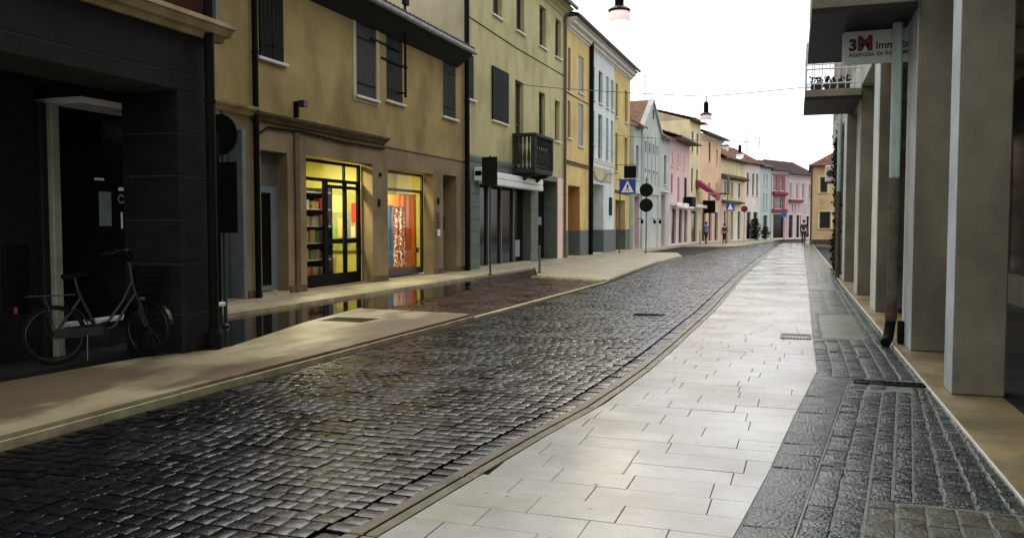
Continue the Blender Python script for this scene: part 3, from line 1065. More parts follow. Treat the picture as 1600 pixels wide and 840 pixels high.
MB().box(8.02, 1.262, 1.88, 8.12, 1.268, 1.92).build('notice', M['white_paint'], sg)
MB().box(8.05, 1.262, 1.42, 8.075, 1.268, 1.62).build('notice', M['white_paint'], sg)
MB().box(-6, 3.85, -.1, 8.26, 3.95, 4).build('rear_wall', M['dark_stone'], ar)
downpipe(ar, 8.05, -.09, .0, 9.0, .055, 'black')
MB().lathe([(.085, 0), (.085, .18), (.06, .24)], (8.05, -.09, 0), 12).build('pipe_shoe', M['black'], ar)

# ------------------------------------------------------------------ tan house with the lit shops
XL = -10.45
y0 = 8.6
tan = thing('tan_house', 'tan plastered two storey house with two yellow lit shop windows', 'house', (XL, y0, 0), LEFT)
T = lambda a: a - y0
up_ops = [(T(14.32), T(15.15), 4.86, 6.55, .18), (T(18.18), T(19.18), 4.66, 6.46, .18), (T(19.75), T(20.69), 4.76, 6.50, .18), (T(23.38), T(24.36), 4.79, 6.50, .18)]
facade(tan, 'upper_wall', M['tan_wall'], T(8.6), T(25.18), 3.56, 6.95, up_ops, 4)
lo_ops = [(T(12.7), T(13.82), .02, 3.32, .35), (T(14.32), T(15.25), .02, 3.0, .3), (T(15.95), T(18.95), .02, 3.03, .33), (T(19.78), T(22.68), .02, 2.99, .33), (T(23.36), T(24.4), .02, 3.02, .5)]
facade(tan, 'ground_floor_wall', M['taupe_wall'], T(8.6), T(25.18), -.1, 3.56, lo_ops, .34, top=False)
shutters(tan, up_ops[0], 'black', proud=-.03)
shutters(tan, up_ops[1], 'grey_wood', n=3)
q = ring(MB(), T(18.02), T(19.34), 4.52, 6.6, .15, -.02, .03).build('window_surround', M['beige_wall'], tan)
shutters(tan, up_ops[2], 'dark_wood', n=3)
MB().box(T(19.45), -.03, 5.78, T(20.95), -.008, 5.83).build('shutter_bar', M['black'], tan)
MB().box(T(18.9), -.03, 6.16, T(20.6), -.008, 6.21).build('shutter_bar', M['black'], tan)
shutters(tan, up_ops[3], 'dark_wood', n=3)
# ledge over the ground floor, with its drooping cable
cornice(tan, T(12.4), T(14.0), 3.62, LEDGE, 'beige_trim', 'ledge')
cornice(tan, T(14.0), T(19.55), 3.56, LEDGE, 'brown_trim', 'ledge')
cornice(tan, T(19.55), T(25.15), 3.50, [(0, 0), (-.02, .01), (-.025, .03), (0, .035)], 'brown_trim', 'ledge')
MB().tube([(T(14.1), -.1, 3.50), (T(14.2), -.06, 3.30), (T(14.5), -.05, 3.46), (T(15.8), -.05, 3.50), (T(17.5), -.05, 3.44), (T(19.5), -.05, 3.46)], .022, 6).build('cable', M['black'], tan)
# eaves
MB().box(T(8.6), -.56, 6.86, T(24.5), -.002, 6.92).build('eave_board', M['dark_wood'], tan)
MB().extrude_x([(-.002, 6.44), (-.05, 6.46), (-.54, 6.82), (-.54, 6.857), (-.002, 6.857)], T(8.6), T(24.5)).build('boxed_eave_shade', M['dark_wood'], tan)  # closed eave as a dark wedge, the shade under it built into shape and colour
gutter(tan, T(8.6), T(24.5), -.62, 6.86, .08)
roof(tan, T(8.6), T(24.55), -.58, 6.95, 3.6, 8.3, 'old_tile', .22)
MB().tube([(T(20.36), -.25, 4.9), (T(20.36), -.25, 9.0)], .035, 8).build('mast', M['black'], tan)
MB().box(T(20.33), -.25, 5.0, T(20.39), -.002, 5.04).build('mast_bracket', M['black'], tan)
MB().box(T(20.28), -.31, 7.35, T(20.50), -.2, 7.55).build('mast_box', M['black'], tan)
downpipe(tan, T(14.06), -.10, .0, 6.8, .06, 'black')
# thin half pillar and small fittings
MB().bbox(T(15.48), -.05, .0, T(15.66), -.002, 3.5, b=.015).build('wall_strip', M['brown_trim'], tan)
k_ = thing('security_camera', 'small black wall camera on the tan wall above the brown ledge', 'camera', (XL + .002, 15.53, 3.95), LEFT)
MB().box(-.03, -.1, -.17, .03, -.001, .18).build('bracket', M['black'], k_)
MB().bbox(-.03, -.26, .06, .14, -.102, .2, b=.01).build('housing', M['dark_metal'], k_)
for (yy, zz, h) in ((15.57, 2.03, .2), (19.28, 2.05, .18), (19.35, 2.78, .1), (22.98, 2.2, .2)):
    MB().bbox(T(yy) - .05, -.035, zz - h / 2, T(yy) + .05, -.002, zz + h / 2, b=.006).build('wall_box', M['black'], tan)
for i, zz in enumerate((1.75, 1.5, 1.25)):
    MB().bbox(T(22.9), -.03, zz - .1, T(23.08), -.002, zz + .1, b=.006).build('name_plate', M['brown_trim' if i < 2 else 'white_paint'], tan)
# doors
MB().box(T(12.7), .32, .0, T(13.82), .36, 3.3).build('door', M['grey_paint'], tan)
MB().bbox(T(13.72), -.02, .0, T(13.84), .315, 3.36, b=.01).build('door_jamb', M['bluegrey_paint'], tan)
MB().box(T(14.32), .28, 2.28, T(15.25), .33, 3.0).build('transom_panel', M['grey_paint'], tan)
dd = MB().bbox(T(14.33), .27, .08, T(15.24), .32, 2.277, b=.01).build('door', M['bluegrey_paint'], tan)
MB().bbox(T(14.42), .255, .2, T(15.0), .268, 2.15, b=.006).build('door_glass', M['dark_shop'], dd)
MB().box(T(14.32), -.02, -.05, T(15.25), .3, .06).build('door_step', M['side_pave'], tan)
MB().box(T(23.36), .47, .02, T(24.4), .52, 3.0).build('door', M['brown_wood'], tan)
MB().bbox(T(23.40), .40, 1.35, T(24.36), .468, 1.75, b=.01).build('letter_box', M['black'], tan)
MB().bbox(T(23.37), .42, 2.6, T(24.39), .469, 2.98, b=.01).build('transom_panel', M['black'], tan)
MB().bbox(T(23.362), .36, .0, T(23.46), .469, 2.59, b=.01).build('door_post', M['black'], tan)
# bases of the piers
for a, b in ((13.85, 14.3), (15.27, 15.93), (18.97, 19.76), (22.7, 23.34), (24.42, 25.1)):
    MB().bbox(T(a), -.025, -.05, T(b), -.002, .16, b=.008).build('pier_base', M['brown_trim'], tan)

# shop one: door and window frame
F1 = MB()
b_, fy0, fy1 = T(15.95), .335, .40
F1.box(b_ + .002, fy0, .06, T(18.93), fy1, .30)
F1.box(b_ + .002, fy0, 2.50, T(18.93), fy1, 2.58).box(b_ + .002, fy0, 2.93, T(18.93), fy1, 3.0)
F1.box(T(18.80), fy0, .301, T(18.94), fy1, 2.499).box(T(18.84), fy0, 2.581, T(18.94), fy1, 2.929)
F1.box(T(17.22), fy0, .301, T(17.38), fy1, 2.499)
F1.box(T(18.14), fy0 - .01, .301, T(18.24), fy1, 2.499).box(T(18.14), fy0, 2.581, T(18.19), fy1, 2.929)
F1.box(T(17.381), fy0, 2.36, T(18.139), fy1, 2.44).box(T(18.241), fy0, 2.36, T(18.799), fy1, 2.44)
F1.box(T(17.381), fy0, 1.02, T(18.139), fy1, 1.14).box(T(18.241), fy0, 1.02, T(18.799), fy1, 1.14)
s1 = F1.build('shop_front', M['black'], tan)
MB().quad((b_, .365, .2), (T(18.9), .365, .2), (T(18.9), .365, 2.95), (b_, .365, 2.95)).build('shop_pane', M['shop_glass'], s1)
MB().box(T(18.02), .31, .9, T(18.06), .333, 1.4).build('door_handle', M['chrome'], s1)
# shop two: display window
F2 = MB()
F2.box(T(19.782), fy0, .06, T(22.66), fy1, .24).box(T(19.782), fy0, 2.42, T(22.66), fy1, 2.50).box(T(19.782), fy0, 2.9, T(22.66), fy1, 2.98)
F2.box(T(22.54), fy0, .241, T(22.67), fy1, 2.419).box(T(22.58), fy0, 2.501, T(22.67), fy1, 2.899).box(T(19.782), fy0, .241, T(19.84), fy1, 2.419)
s2 = F2.build('shop_front', M['dark_metal'], tan)
MB().quad((T(19.78), .365, .2), (T(22.66), .365, .2), (T(22.66), .365, 2.95), (T(19.78), .365, 2.95)).build('shop_pane', M['shop_glass'], s2)
MB().box(T(22.2), .352, .66, T(22.27), .358, .82).box(T(22.27), .352, .72, T(22.31), .358, .76).box(T(22.31), .352, .66, T(22.38), .358, .82).build('sticker', M['black'], s2)

# shop rooms
def room(x0, x1, depth, z1, nm):
    q = MB()
    y_ = .42
    q.quad((x0, y_, .05), (x1, y_, .05), (x1, depth, .05), (x0, depth, .05))
    q.quad((x0, depth, .05), (x1, depth, .05), (x1, depth, z1), (x0, depth, z1))
    q.quad((x0, y_, .05), (x0, depth, .05), (x0, depth, z1), (x0, y_, z1))
    q.quad((x1, y_, .05), (x1, depth, .05), (x1, depth, z1), (x1, y_, z1))
    q.quad((x0, y_, z1), (x1, y_, z1), (x1, depth, z1), (x0, depth, z1))
    return q.build(nm, M['shop_yellow'], tan)
room(T(15.3), T(19.35), 2.6, 3.3, 'shop_room')
room(T(19.4), T(23.2), 1.5, 3.3, 'shop_room')
def shop_lamp(x, y, z, w, label, power):
    t = thing('ceiling_lamp', label, 'lamp', (XL - y, x, z), LEFT)
    MB().bbox(-w / 2, -.09, -.05, w / 2, .09, .0, b=.008).build('housing', M['white_paint'], t)
    MB().box(-w / 2 + .02, -.07, -.058, w / 2 - .02, .07, -.051).build('tube', emis('lit_tube', (1, .86, .42, 1), 9.0), t)
    ld = bpy.data.lights.new('shop_light', 'AREA')
    ld.shape = 'RECTANGLE'
    ld.size, ld.size_y = w, .25
    ld.energy = power
    ld.color = (1.0, .89, .52)
    lo = bpy.data.objects.new('shop_light', ld)
    col.objects.link(lo)
    lo.parent = t
    lo.location = (0, 0, -.07)
shop_lamp(16.6, .50, 3.28, 1.1, 'bright ceiling tube lamp over the shelves in the first lit shop', 45)
shop_lamp(17.7, .95, 3.28, 1.0, 'bright ceiling tube lamp behind the glass door of the first lit shop', 90)
shop_lamp(20.8, .57, 3.28, 1.0, 'bright ceiling tube lamp above the hanging cloths in the second lit shop', 105)

# shelves and goods in shop one
sh = thing('shop_shelf', 'dark open shelf unit full of small boxes in the lit shop window', 'shelf', (XL - .62, 17.2, .052), LEFT)
for i in range(6):
    MB().box(-.62, -.16, .18 + i * .40, .52, .2, .205 + i * .40).build('shelf_board', M['white_paint'], sh)
for xx in (-.66, .521):
    MB().box(xx, -.17, 0, xx + .04, .21, 2.32).build('side_panel', M['black'], sh)
MB().box(-.62, .201, 0, .52, .23, 2.32).build('back_panel', M['black'], sh)
hues = {'white': C(190, 184, 166), 'red': C(190, 40, 50), 'cream': C(184, 166, 104), 'pink': C(220, 130, 130), 'green': C(110, 150, 80), 'orange': C(220, 110, 40)}
hm = {k: mat('box_' + k, v, None, .5) for k, v in hues.items()}
lev = ['bottom', 'second', 'third', 'fourth', 'fifth', 'top']
names = [['orange', 'cream', 'white'], ['cream', 'green', 'white', 'cream'], ['white', 'cream', 'green', 'white'], ['cream', 'white', 'pink'], ['white', 'cream', 'red'], ['cream', 'orange', 'white']]
ordn = ['leftmost', 'second from left', 'third from left', 'fourth from left']
for i in range(5):
    n = len(names[i])
    for j, cn in enumerate(names[i]):
        w = 1.05 / n
        x0_ = -.58 + j * w + .02
        h = random.uniform(.16, .31)
        o = MB().bbox(0, -.1, 0, w * random.uniform(.6, .9), .08, h, b=.006).build('goods_box', hm[cn], None, loc=(XL - .62, 17.2 + x0_, .052 + .206 + i * .40), rot=(0, 0, LEFT))
        tag(o, f'{cn} box on the {lev[i]} shelf of the lit shop, {ordn[j]}', 'box', 'boxes on the shelves of the lit shop')
# posters and counter seen through the glass door
pt = thing('poster_board', 'display board with green and dark posters behind the shop door', 'display board', (XL - .95, 19.28, .052), 0)
MB().box(-.55, 0, .75, .5, .03, 2.35).build('board', mat('olive_board', C(150, 150, 70), C(120, 122, 60), .7, scale=5), pt)
for (a, b, c, d, m) in ((-.5, -.3, 1.0, 1.4, 'green'), (-.27, -.1, 1.1, 1.6, 'cream'), (-.06, .1, .9, 1.75, None), (.13, .26, 1.1, 1.4, 'white'), (.3, .46, 1.2, 1.9, 'orange'), (-.45, -.1, 1.75, 2.2, 'cream'), (.14, .28, 1.5, 2.0, 'red')):
    MB().box(a, -.012, c, b, -.002, d).build('poster', hm[m] if m else M['bluegrey_paint'], pt)
ct = thing('shop_counter', 'low greenish counter inside the first lit shop', 'counter', (XL - 1.3, 18.2, .052), LEFT)
MB().bbox(-.8, 0, 0, .9, .25, .85, b=.02).build('counter_body', mat('counter_olive', C(130, 130, 80), C(96, 98, 64), .5, scale=6, stretch=(1, 1, 8)), ct)
MB().bbox(-.85, -.04, .852, .95, .27, .89, b=.01).build('counter_top', M['black'], ct)

# hanging cloths in shop two
def cloth(name, label, x0, x1, yy, z0, z1, m, folds, amp=.05):
    q = MB()
    n = 28
    for i in range(n + 1):
        u = i / n
        x = x0 + (x1 - x0) * u
        for k in range(7):
            t_ = k / 6
            a = amp * (.35 + .65 * t_)
            q.v.append((x, yy + a * math.sin(u * folds * 2 * math.pi + .5 * t_), z1 + (z0 - z1) * t_))
            q.v.append((x, yy + .006 + a * math.sin(u * folds * 2 * math.pi + .5 * t_), z1 + (z0 - z1) * t_))
    for i in range(n):
        for k in range(6):
            a, b = i * 14 + k * 2, (i + 1) * 14 + k * 2
            q.f.append((a, a + 2, b + 2, b))
            q.f.append((a + 1, b + 1, b + 3, a + 3))
    t = thing(name, label, 'cloth', (XL, (x0 + x1) / 2, z0), LEFT)
    c_ = (x0 + x1) / 2
    q.v = [(x - c_, y, z - z0) for x, y, z in q.v]
    q.build('fabric', m, t, smooth=True)
    MB().tube([(x0 - c_ - .04, yy, z1 - z0 + .015), (x1 - c_ + .04, yy, z1 - z0 + .015)], .012, 6).build('rod', M['dark_metal'], t)
    return t
mdots = mat('dotted_cloth', C(150, 40, 40), C(230, 214, 190), .8, scale=16, lo=.50, hi=.54, detail=1)
cloth('hanging_cloth', 'blue cloth hanging at the left of the lit display window', 20.75, 21.5, .76, .28, 2.02, mat('blue_fabric', C(56, 100, 140), C(42, 84, 126), .8, scale=4), 2.5)
cloth('hanging_cloth', 'red and white dotted cloth hanging in the lit display window', 21.52, 22.2, .74, .28, 1.98, mdots, 2.5)
cloth('hanging_cloth', 'orange cloth covering the right half of the lit display window', 22.1, 23.15, .84, .26, 2.38, mat('orange_fabric', C(232, 130, 30), C(216, 96, 24), .8, scale=2, stretch=(3, 3, .4)), 3, .03)
MB().box(T(20.0), .96, .06, T(23.1), 1.0, 2.36).build('display_back', mat('display_back_orange', C(216, 150, 50), C(206, 136, 44), .7, scale=1.5), tan)

# ------------------------------------------------------------------ olive house
yo = 25.2
ol = thing('olive_house', 'three storey olive yellow house with stone balcony over dark shopfronts', 'house', (XL, yo, 0), LEFT)
O = lambda a: a - yo
ops = [(O(a), O(b), 8.87, 10.55, .22) for a, b in ((27.68, 28.6), (30.2, 31.12), (33.1, 34.02), (35.42, 36.3))]
ops += [(O(25.36), O(25.9), 5.6, 7.05, .2), (O(27.95), O(28.8), 5.2, 7.05, .22), (O(30.05), O(31.05), 3.72, 7.0, .22), (O(33.05), O(33.93), 4.9, 7.0, .22), (O(35.38), O(36.1), 5.2, 6.98, .22)]
facade(ol, 'wall', M['olive_wall'], 0, O(36.85), 3.62, 11.3, ops, 6)
MB().quad((-.003, .0, 6.9), (-.003, 8, 6.9), (-.003, 8, 11.3), (-.003, 0, 11.3)).build('side_wall', M['beige_wall'], ol)
for i, o in enumerate(ops):
    if i == 4:
        shutters(ol, o, 'dark_wood', n=2)
    elif i == 5:
        dark_back(ol, o, 'opening_back', 'black')
        for (u, v) in ((O(27.53), O(28.36)), (O(28.38), O(29.2))):
            leaf(MB(), u, v, 5.2, 7.05, -.06, 3, .045).build('shutter', M['black'], ol)
        sill(ol, O(27.6), O(29.1), 5.18)
    else:
        window(ol, o, 'grey_wood' if i % 2 else 'brown_wood', True, 'white_trim' if i != 6 else None)
gops = [(O(26.35), O(31.9), .04, 2.92, .3), (O(32.9), O(35.75), .02, 3.4, .6)]
facade(ol, 'ground_floor_wall', M['greygreen_stone'], 0, O(36.85), -.1, 3.62, gops, .62, top=False)
# stone courses on the piers
for (a, b) in ((25.5, 26.33), (31.93, 32.88)):
    z = 0.0
    while z < 2.9:
        MB().bbox(O(a), -.03, z + .006, O(b), -.002, min(z + .42, 2.95) - .006, b=.006).build('stone', M['greygreen_stone'], ol)
        z += .42
cornice(ol, O(25.4), O(32.0), 3.60, [(0, 0), (-.03, .01), (-.05, .12), (-.02, .2), (0, .21)], 'greygreen_stone', 'band')
MB().bbox(O(35.8), -.02, 0, O(36.8), -.002, 3.6, b=.005).build('pier', M['palepink_wall'], ol)
for o in gops:
    dark_back(ol, o)
q = MB()
for xx in (26.37, 27.75, 29.1, 30.5, 31.84):
    q.box(O(xx), .22, .05, O(xx) + .07, .295, 2.9)
q.build('shop_mullion', M['grey_paint'], ol)
MB().bbox(O(30.65), .2, .25, O(31.2), .297, .9, b=.01).build('notice', M['bluegrey_paint'], ol)
MB().bbox(O(34.4), .55, 1.5, O(35.2), .597, 1.85, b=.005).build('notice', M['bluegrey_paint'], ol)
MB().box(O(26.35), -.03, -.06, O(31.9), .3, .05).build('shop_step', M['side_pave'], ol)
# retracted awning
aw = MB().bbox(O(25.85), -.34, 3.08, O(32.6), -.004, 3.32, b=.04).build('awning', M['white_paint'], ol)
MB().bbox(O(25.95), -.36, 2.86, O(32.55), -.10, 3.078, b=.03).build('valance', M['panel_sign'], aw)
for xx in (25.9, 32.5):
    MB().bbox(O(xx) - .05, -.3, 2.95, O(xx) + .05, -.005, 3.4, b=.02).build('awning_bracket', M['white_paint'], aw)
# balcony
bl = MB().bbox(O(29.75), -.88, 3.44, O(32.1), -.003, 3.62, b=.02).build('balcony', M['dark_balcony'], ol)
MB().bbox(O(29.72), -.92, 4.80, O(32.13), -.72, 4.93, b=.02).build('balcony_rail', M['dark_balcony'], bl)
MB().bbox(O(29.72), -.718, 4.80, O(29.92), -.003, 4.93, b=.02).build('balcony_rail', M['dark_balcony'], bl)
bal_prof = [(.05, 0), (.05, .06), (.03, .10), (.065, .35), (.05, .55), (.028, .8), (.045, .98), (.05, 1.06), (.05, 1.17)]
def baluster(x, y):
    MB().lathe(bal_prof, (x, y, 3.625), 8).build('baluster', M['dark_balcony'], bl, smooth=True)
for i in range(9):
    baluster(O(30.05) + i * .23, -.80)
for i in range(4):
    baluster(O(29.82), -.15 - i * .16)
for (xx, yy) in ((29.82, -.82), (32.03, -.82), (29.82, -.06)):
    MB().bbox(O(xx) - .09, yy - .09 if yy < -.5 else yy - .05, 3.62, O(xx) + .09, yy + .09 if yy < -.5 else yy + .05, 4.80, b=.01).build('balcony_post', M['dark_balcony'], bl)
for xx in (30.1, 31.7):
    MB().extrude_x([(-.004, 2.95), (-.004, 3.438), (-.8, 3.438), (-.8, 3.36), (-.5, 3.30), (-.25, 3.1)], O(xx) - .12, O(xx) + .12).build('corbel', M['dark_balcony'], bl)
MB().tube([(O(31.0), -.8, 4.93), (O(31.0), -.8, 5.9)], .012, 6).build('thin_rod', M['dark_metal'], bl)
# eaves
cornice(ol, 0, O(36.85), 10.85, [(0, 0), (-.05, .02), (-.08, .12), (-.22, .2), (-.24, .26), (-.45, .3), (-.45, .36), (0, .4)], 'olive_wall', 'cornice')
gutter(ol, 0, O(36.9), -.58, 11.25, .085)
roof(ol, -.1, O(36.85), -.55, 11.32, 4, 13, 'old_tile', .22)
downpipe(ol, O(25.0), -.12, .0, 11.2, .085, 'black')
downpipe(ol, O(36.72), -.1, .0, 11.2, .06, 'brown_pipe')
MB().tube([(-.03, 4.2, 9.6), (-.03, 2.6, 8.75), (-.03, 1.15, 7.95), (-.03, 1.05, 7.5)], .018, 6).build('cable', M['black'], ol)
MB().tube([(0, -.02, 8.25), (O(30), -.02, 8.18), (O(36.8), -.02, 8.25)], .014, 5).build('cable', M['black'], ol)

# ------------------------------------------------------------------ yellow, white, yellow houses under one eave
def row_house(name, label, ya, yb, X, wall, ops_up, gops_, mats, eave=10.85, plinth_z=1.25):
    t = thing(name, label, 'house', (X, ya, 0), LEFT)
    U = lambda a: a - ya
    L = yb - ya
    up = [(U(a), U(b), c, d, .2) for a, b, c, d in ops_up]
    lo = [(U(a), U(b), .02, d, r) for a, b, d, r in gops_]
    facade(t, 'wall', M[wall], 0.003, L - .003, -.1, eave, up + lo, 5)
    for i, o in enumerate(up):
        k = mats[i % len(mats)]
        if k.startswith('s:'):
            shutters(t, o, k[2:], proud=.05, strap=False)
        else:
            window(t, o, k, True, 'white_trim')
    for o in lo:
        dark_back(t, o)
    xs = 0.0
    for o in sorted(lo) + [(L, L, 0, 0, 0)]:
        if o[0] - xs > .05:
            MB().bbox(xs + .006, -.025, -.05, o[0] - .003, -.002, plinth_z, b=.006).build('plinth', M['plinth'], t)
        xs = o[1]
    for o in lo:
        MB().box(o[1] - .012, .0, -.05, o[1] - .002, o[4] - .01, plinth_z - .01).build('plinth', M['plinth'], t)
    cornice(t, 0, L, eave - .45, [(0, 0), (-.04, .0), (-.06, .06), (-.16, .1), (-.18, .2), (-.34, .26), (-.36, .40), (-.48, .42), (-.48, .5), (0, .5)], 'white_trim')
    gutter(t, 0, L, -.58, eave + .1, .085, 'dark_metal')
    roof(t, 0, L, -.56, eave + .14, 4, eave + 1.7, 'old_tile', .22)
    return t, U
yh, U = row_house('yellow_house', 'bright yellow three storey house with orange doorway between two downpipes', 36.9, 41.2, -10.35, 'yellow_wall',
    [(39.0, 39.95, 7.85, 9.6, ), (39.0, 39.95, 5.3, 7.35), (37.1, 37.6, 7.6, 9.6), (37.1, 37.6, 5.5, 7.2)], [(37.2, 39.35, 3.35, 1.0)], ['s:bluegrey_paint', 's:bluegrey_paint', 's:brown_wood', 's:brown_wood'])
MB().box(U(39.338), .0, 1.24, U(39.348), .98, 3.34).build('doorway_reveal', M['orange_wall'], yh)
cornice(yh, U(36.95), U(40.9), 4.28, BAND, 'brown_trim', 'band')
cornice(yh, U(36.95), U(40.9), 7.5, [(0, 0), (-.03, .01), (-.03, .05), (0, .06)], 'brown_trim', 'band')
downpipe(yh, U(41.15), -.12, 0, 10.8, .11, 'black')
wh, U = row_house('white_house', 'pale blue white three storey house between the two yellow ones', 41.2, 46.9, -10.35, 'paleblue_wall',
    [(41.7, 42.25, 7.9, 9.6), (43.1, 44.0, 7.9, 9.6), (44.85, 45.5, 7.9, 9.6), (46.1, 46.7, 7.9, 9.6), (41.7, 42.25, 5.0, 7.35), (43.1, 44.0, 5.0, 7.35), (44.85, 45.5, 5.0, 7.35), (46.1, 46.7, 5.0, 7.35)],
    [(42.0, 44.4, 3.65, 1.1)], ['s:bluegrey_paint', 'grey_paint'])
cornice(wh, U(41.4), U(46.8), 4.75, BAND, 'white_trim', 'band')
MB().bbox(U(42.2), -.05, 3.85, U(46.2), -.003, 4.55, b=.01).build('sign_panel', M['beige_wall'], wh)
MB().bbox(U(45.7), -.04, 2.05, U(46.4), -.003, 3.05, b=.01).build('notice_board', M['black'], wh)
MB().tube([(U(41.3), -.05, 4.5), (U(42.5), -.09, 3.85), (U(43.6), -.09, 3.75), (U(45), -.07, 4.3), (U(46.8), -.05, 4.4)], .018, 5).build('cable', M['dark_metal'], wh)
for xx in (42, 43.5, 45.2, 46.4):
    MB().tube([(U(xx) - .35, -.1, 5.55), (U(xx) + .35, -.1, 5.55)], .015, 5).build('guard_rail', M['dark_metal'], wh)
y2, U = row_house('yellow_house', 'narrow yellow house with ochre doorway beside the gabled house', 46.9, 51.45, -10.35, 'yellow_wall',
    [(47.3, 47.9, 7.7, 9.6), (49.9, 50.7, 7.7, 9.6), (47.3, 47.9, 4.6, 6.8), (49.9, 50.7, 4.6, 6.8)], [(47.4, 50.2, 2.98, 1.1)], ['s:brown_wood', 'grey_paint'])
MB().box(U(50.188), .0, 1.24, U(50.198), 1.08, 2.97).build('doorway_reveal', M['ochre_wall'], y2)
cornice(y2, U(47.2), U(51.3), 3.35, BAND, 'brown_trim', 'band')
# square hanging sign on brackets
hs_ = thing('hanging_sign', 'square dark hanging sign on two brackets from the narrow yellow house', 'sign', (-10.35, 46.6 + 1.0, 4.55), 0)
MB().bbox(.45, -.03, -.35, 1.15, .03, .35, b=.01).build('board', M['black'], hs_)
for zz in (-.42, .42):
    MB().box(.0, -.015, zz - .015, 1.1, .015, zz + .015).build('bracket', M['dark_metal'], hs_)
for xx in (.55, 1.05):
    MB().box(xx, -.01, .351, xx + .02, .01, .404).box(xx, -.01, -.404, xx + .02, .01, -.351).build('hook', M['dark_metal'], hs_)

# ------------------------------------------------------------------ far row: each house on its own line
def house(name, label, A, B, cat='house'):
    rot = math.atan2(B[1] - A[1], B[0] - A[0])
    t = thing(name, label, cat, (A[0], A[1], 0), rot)
    return t, math.hypot(B[0] - A[0], B[1] - A[1])

# gabled pale blue house
ga, L = house('gabled_house', 'pale blue house with a steep central gable above an arched entrance', (-10.1, 51.5), (-9.46, 61.63))
wops = [(.55, 1.15, 4.4, 6.5, .2), (8.4, 9.2, 4.4, 6.5, .2)]
gl = [(.2, 1.45, .02, 3.3, 1.2), (7.6, 8.8, .02, 3.65, 1.2)]
facade(ga, 'wall', M['greyteal_wall'], 0.003, L - .003, -.1, 7.6, wops + gl, 6)
for o in wops:
    window(ga, o, 'bluegrey_paint', True, 'white_trim')
for o in gl:
    dark_back(ga, o)
    MB().box(o[1] - .012, 0, 0, o[1] - .002, 1.15, o[3] - .01).build('doorway_reveal', M['pink_wall'], ga)
# central pavilion
q = MB()
p0, p1, pz, pa = 1.83, 6.9, 7.75, 9.72
pops = [(2.35 + i * 1.08, 2.85 + i * 1.08, 6.25, 6.9, .25) for i in range(4)] + [(2.35 + i * 1.08, 2.85 + i * 1.08, 4.95, 5.15, .25) for i in range(4)] + [(2.5, 6.4, .02, 3.55, 1.2)]
facade(ga, 'pavilion_wall', M['greyteal_wall'], p0, p1, -.1, pz, pops, .08, y=-.09)
for o in pops:
    dark_back(ga, o, 'opening_back', 'dark_shop', -.09)
MB().add([(p0, -.092, pz), (p1, -.092, pz), ((p0 + p1) / 2, -.092, pa), (p0, 6, pz), (p1, 6, pz), ((p0 + p1) / 2, 6, pa)], [(0, 1, 2), (3, 5, 4), (0, 2, 5, 3), (1, 4, 5, 2)]).build('gable', M['greyteal_wall'], ga)
MB().box((p0 + p1) / 2 + .1, -.11, 8.6, (p0 + p1) / 2 + .4, -.05, 9.2).build('slit_window', M['black'], ga)
mx_ = (p0 + p1) / 2
for s in (-1, 1):
    e = p0 - .25 if s < 0 else p1 + .25
    q = MB()
    q.add([(e, -.22, pz - .16), (mx_, -.22, pa + .02), (mx_, -.22, pa + .2), (e, -.22, pz + .04), (e, .12, pz - .16), (mx_, .12, pa + .02), (mx_, .12, pa + .2), (e, .12, pz + .04)],
          [(0, 1, 2, 3), (4, 7, 6, 5), (3, 2, 6, 7), (0, 4, 5, 1), (0, 3, 7, 4), (1, 5, 6, 2)])
    q.build('gable_verge', M['greyteal_wall'], ga)
    MB().add([(e, .125, pz - .06), (mx_, .125, pa + .12), (mx_, 6, pa + .12), (e, 6, pz - .06)], [(0, 1, 2, 3)]).build('roof', M['tile'], ga)
for i in range(5):
    xx = 2.05 + i * 1.08
    MB().bbox(xx, -.14, 4.2, xx + .12, -.093, 7.4, b=.01).build('pilaster', M['greyteal_wall'], ga)
roof(ga, -.1, p0 - .05, -.45, 7.62, 2.6, 9.5, 'tile', .25)
roof(ga, p1 + .05, L, -.45, 7.62, 2.6, 9.5, 'tile', .25)
q = MB().box(2.502, -.08, 0, 2.512, .8, 3.5)
q.build('doorway_reveal', M['pink_wall'], ga)
MB().box(6.388, -.08, 0, 6.398, .8, 3.5).build('doorway_reveal', M['bluegreen_wall'], ga)
for xx in (1.0, 4.4, 6.0):
    t = thing('wall_lantern', {1.0: 'small dark wall lamp in the left doorway of the gabled house', 4.4: 'small dark wall lamp in the middle of the arched entrance', 6.0: 'small dark wall lamp at the right of the arched entrance'}[xx], 'lamp', (ga.location.x, ga.location.y, 1.5), ga.rotation_euler.z)
    MB().lathe([(.04, .1), (.09, .16), (.09, .3), (.03, .38)], (xx, -.3, .0), 10).build('housing', M['black'], t)
    MB().box(xx - .02, -.3, .4, xx + .02, -.002 if xx < 1.7 else -.1, .44).build('bracket', M['black'], t)
cornice(ga, .1, 1.7, 3.42, [(0, 0), (-.3, .05), (-.3, .15), (0, .2)], 'white_trim', 'door_hood')
cornice(ga, 7.3, 9.0, 3.78, [(0, 0), (-.3, .05), (-.3, .15), (0, .2)], 'white_trim', 'door_hood')

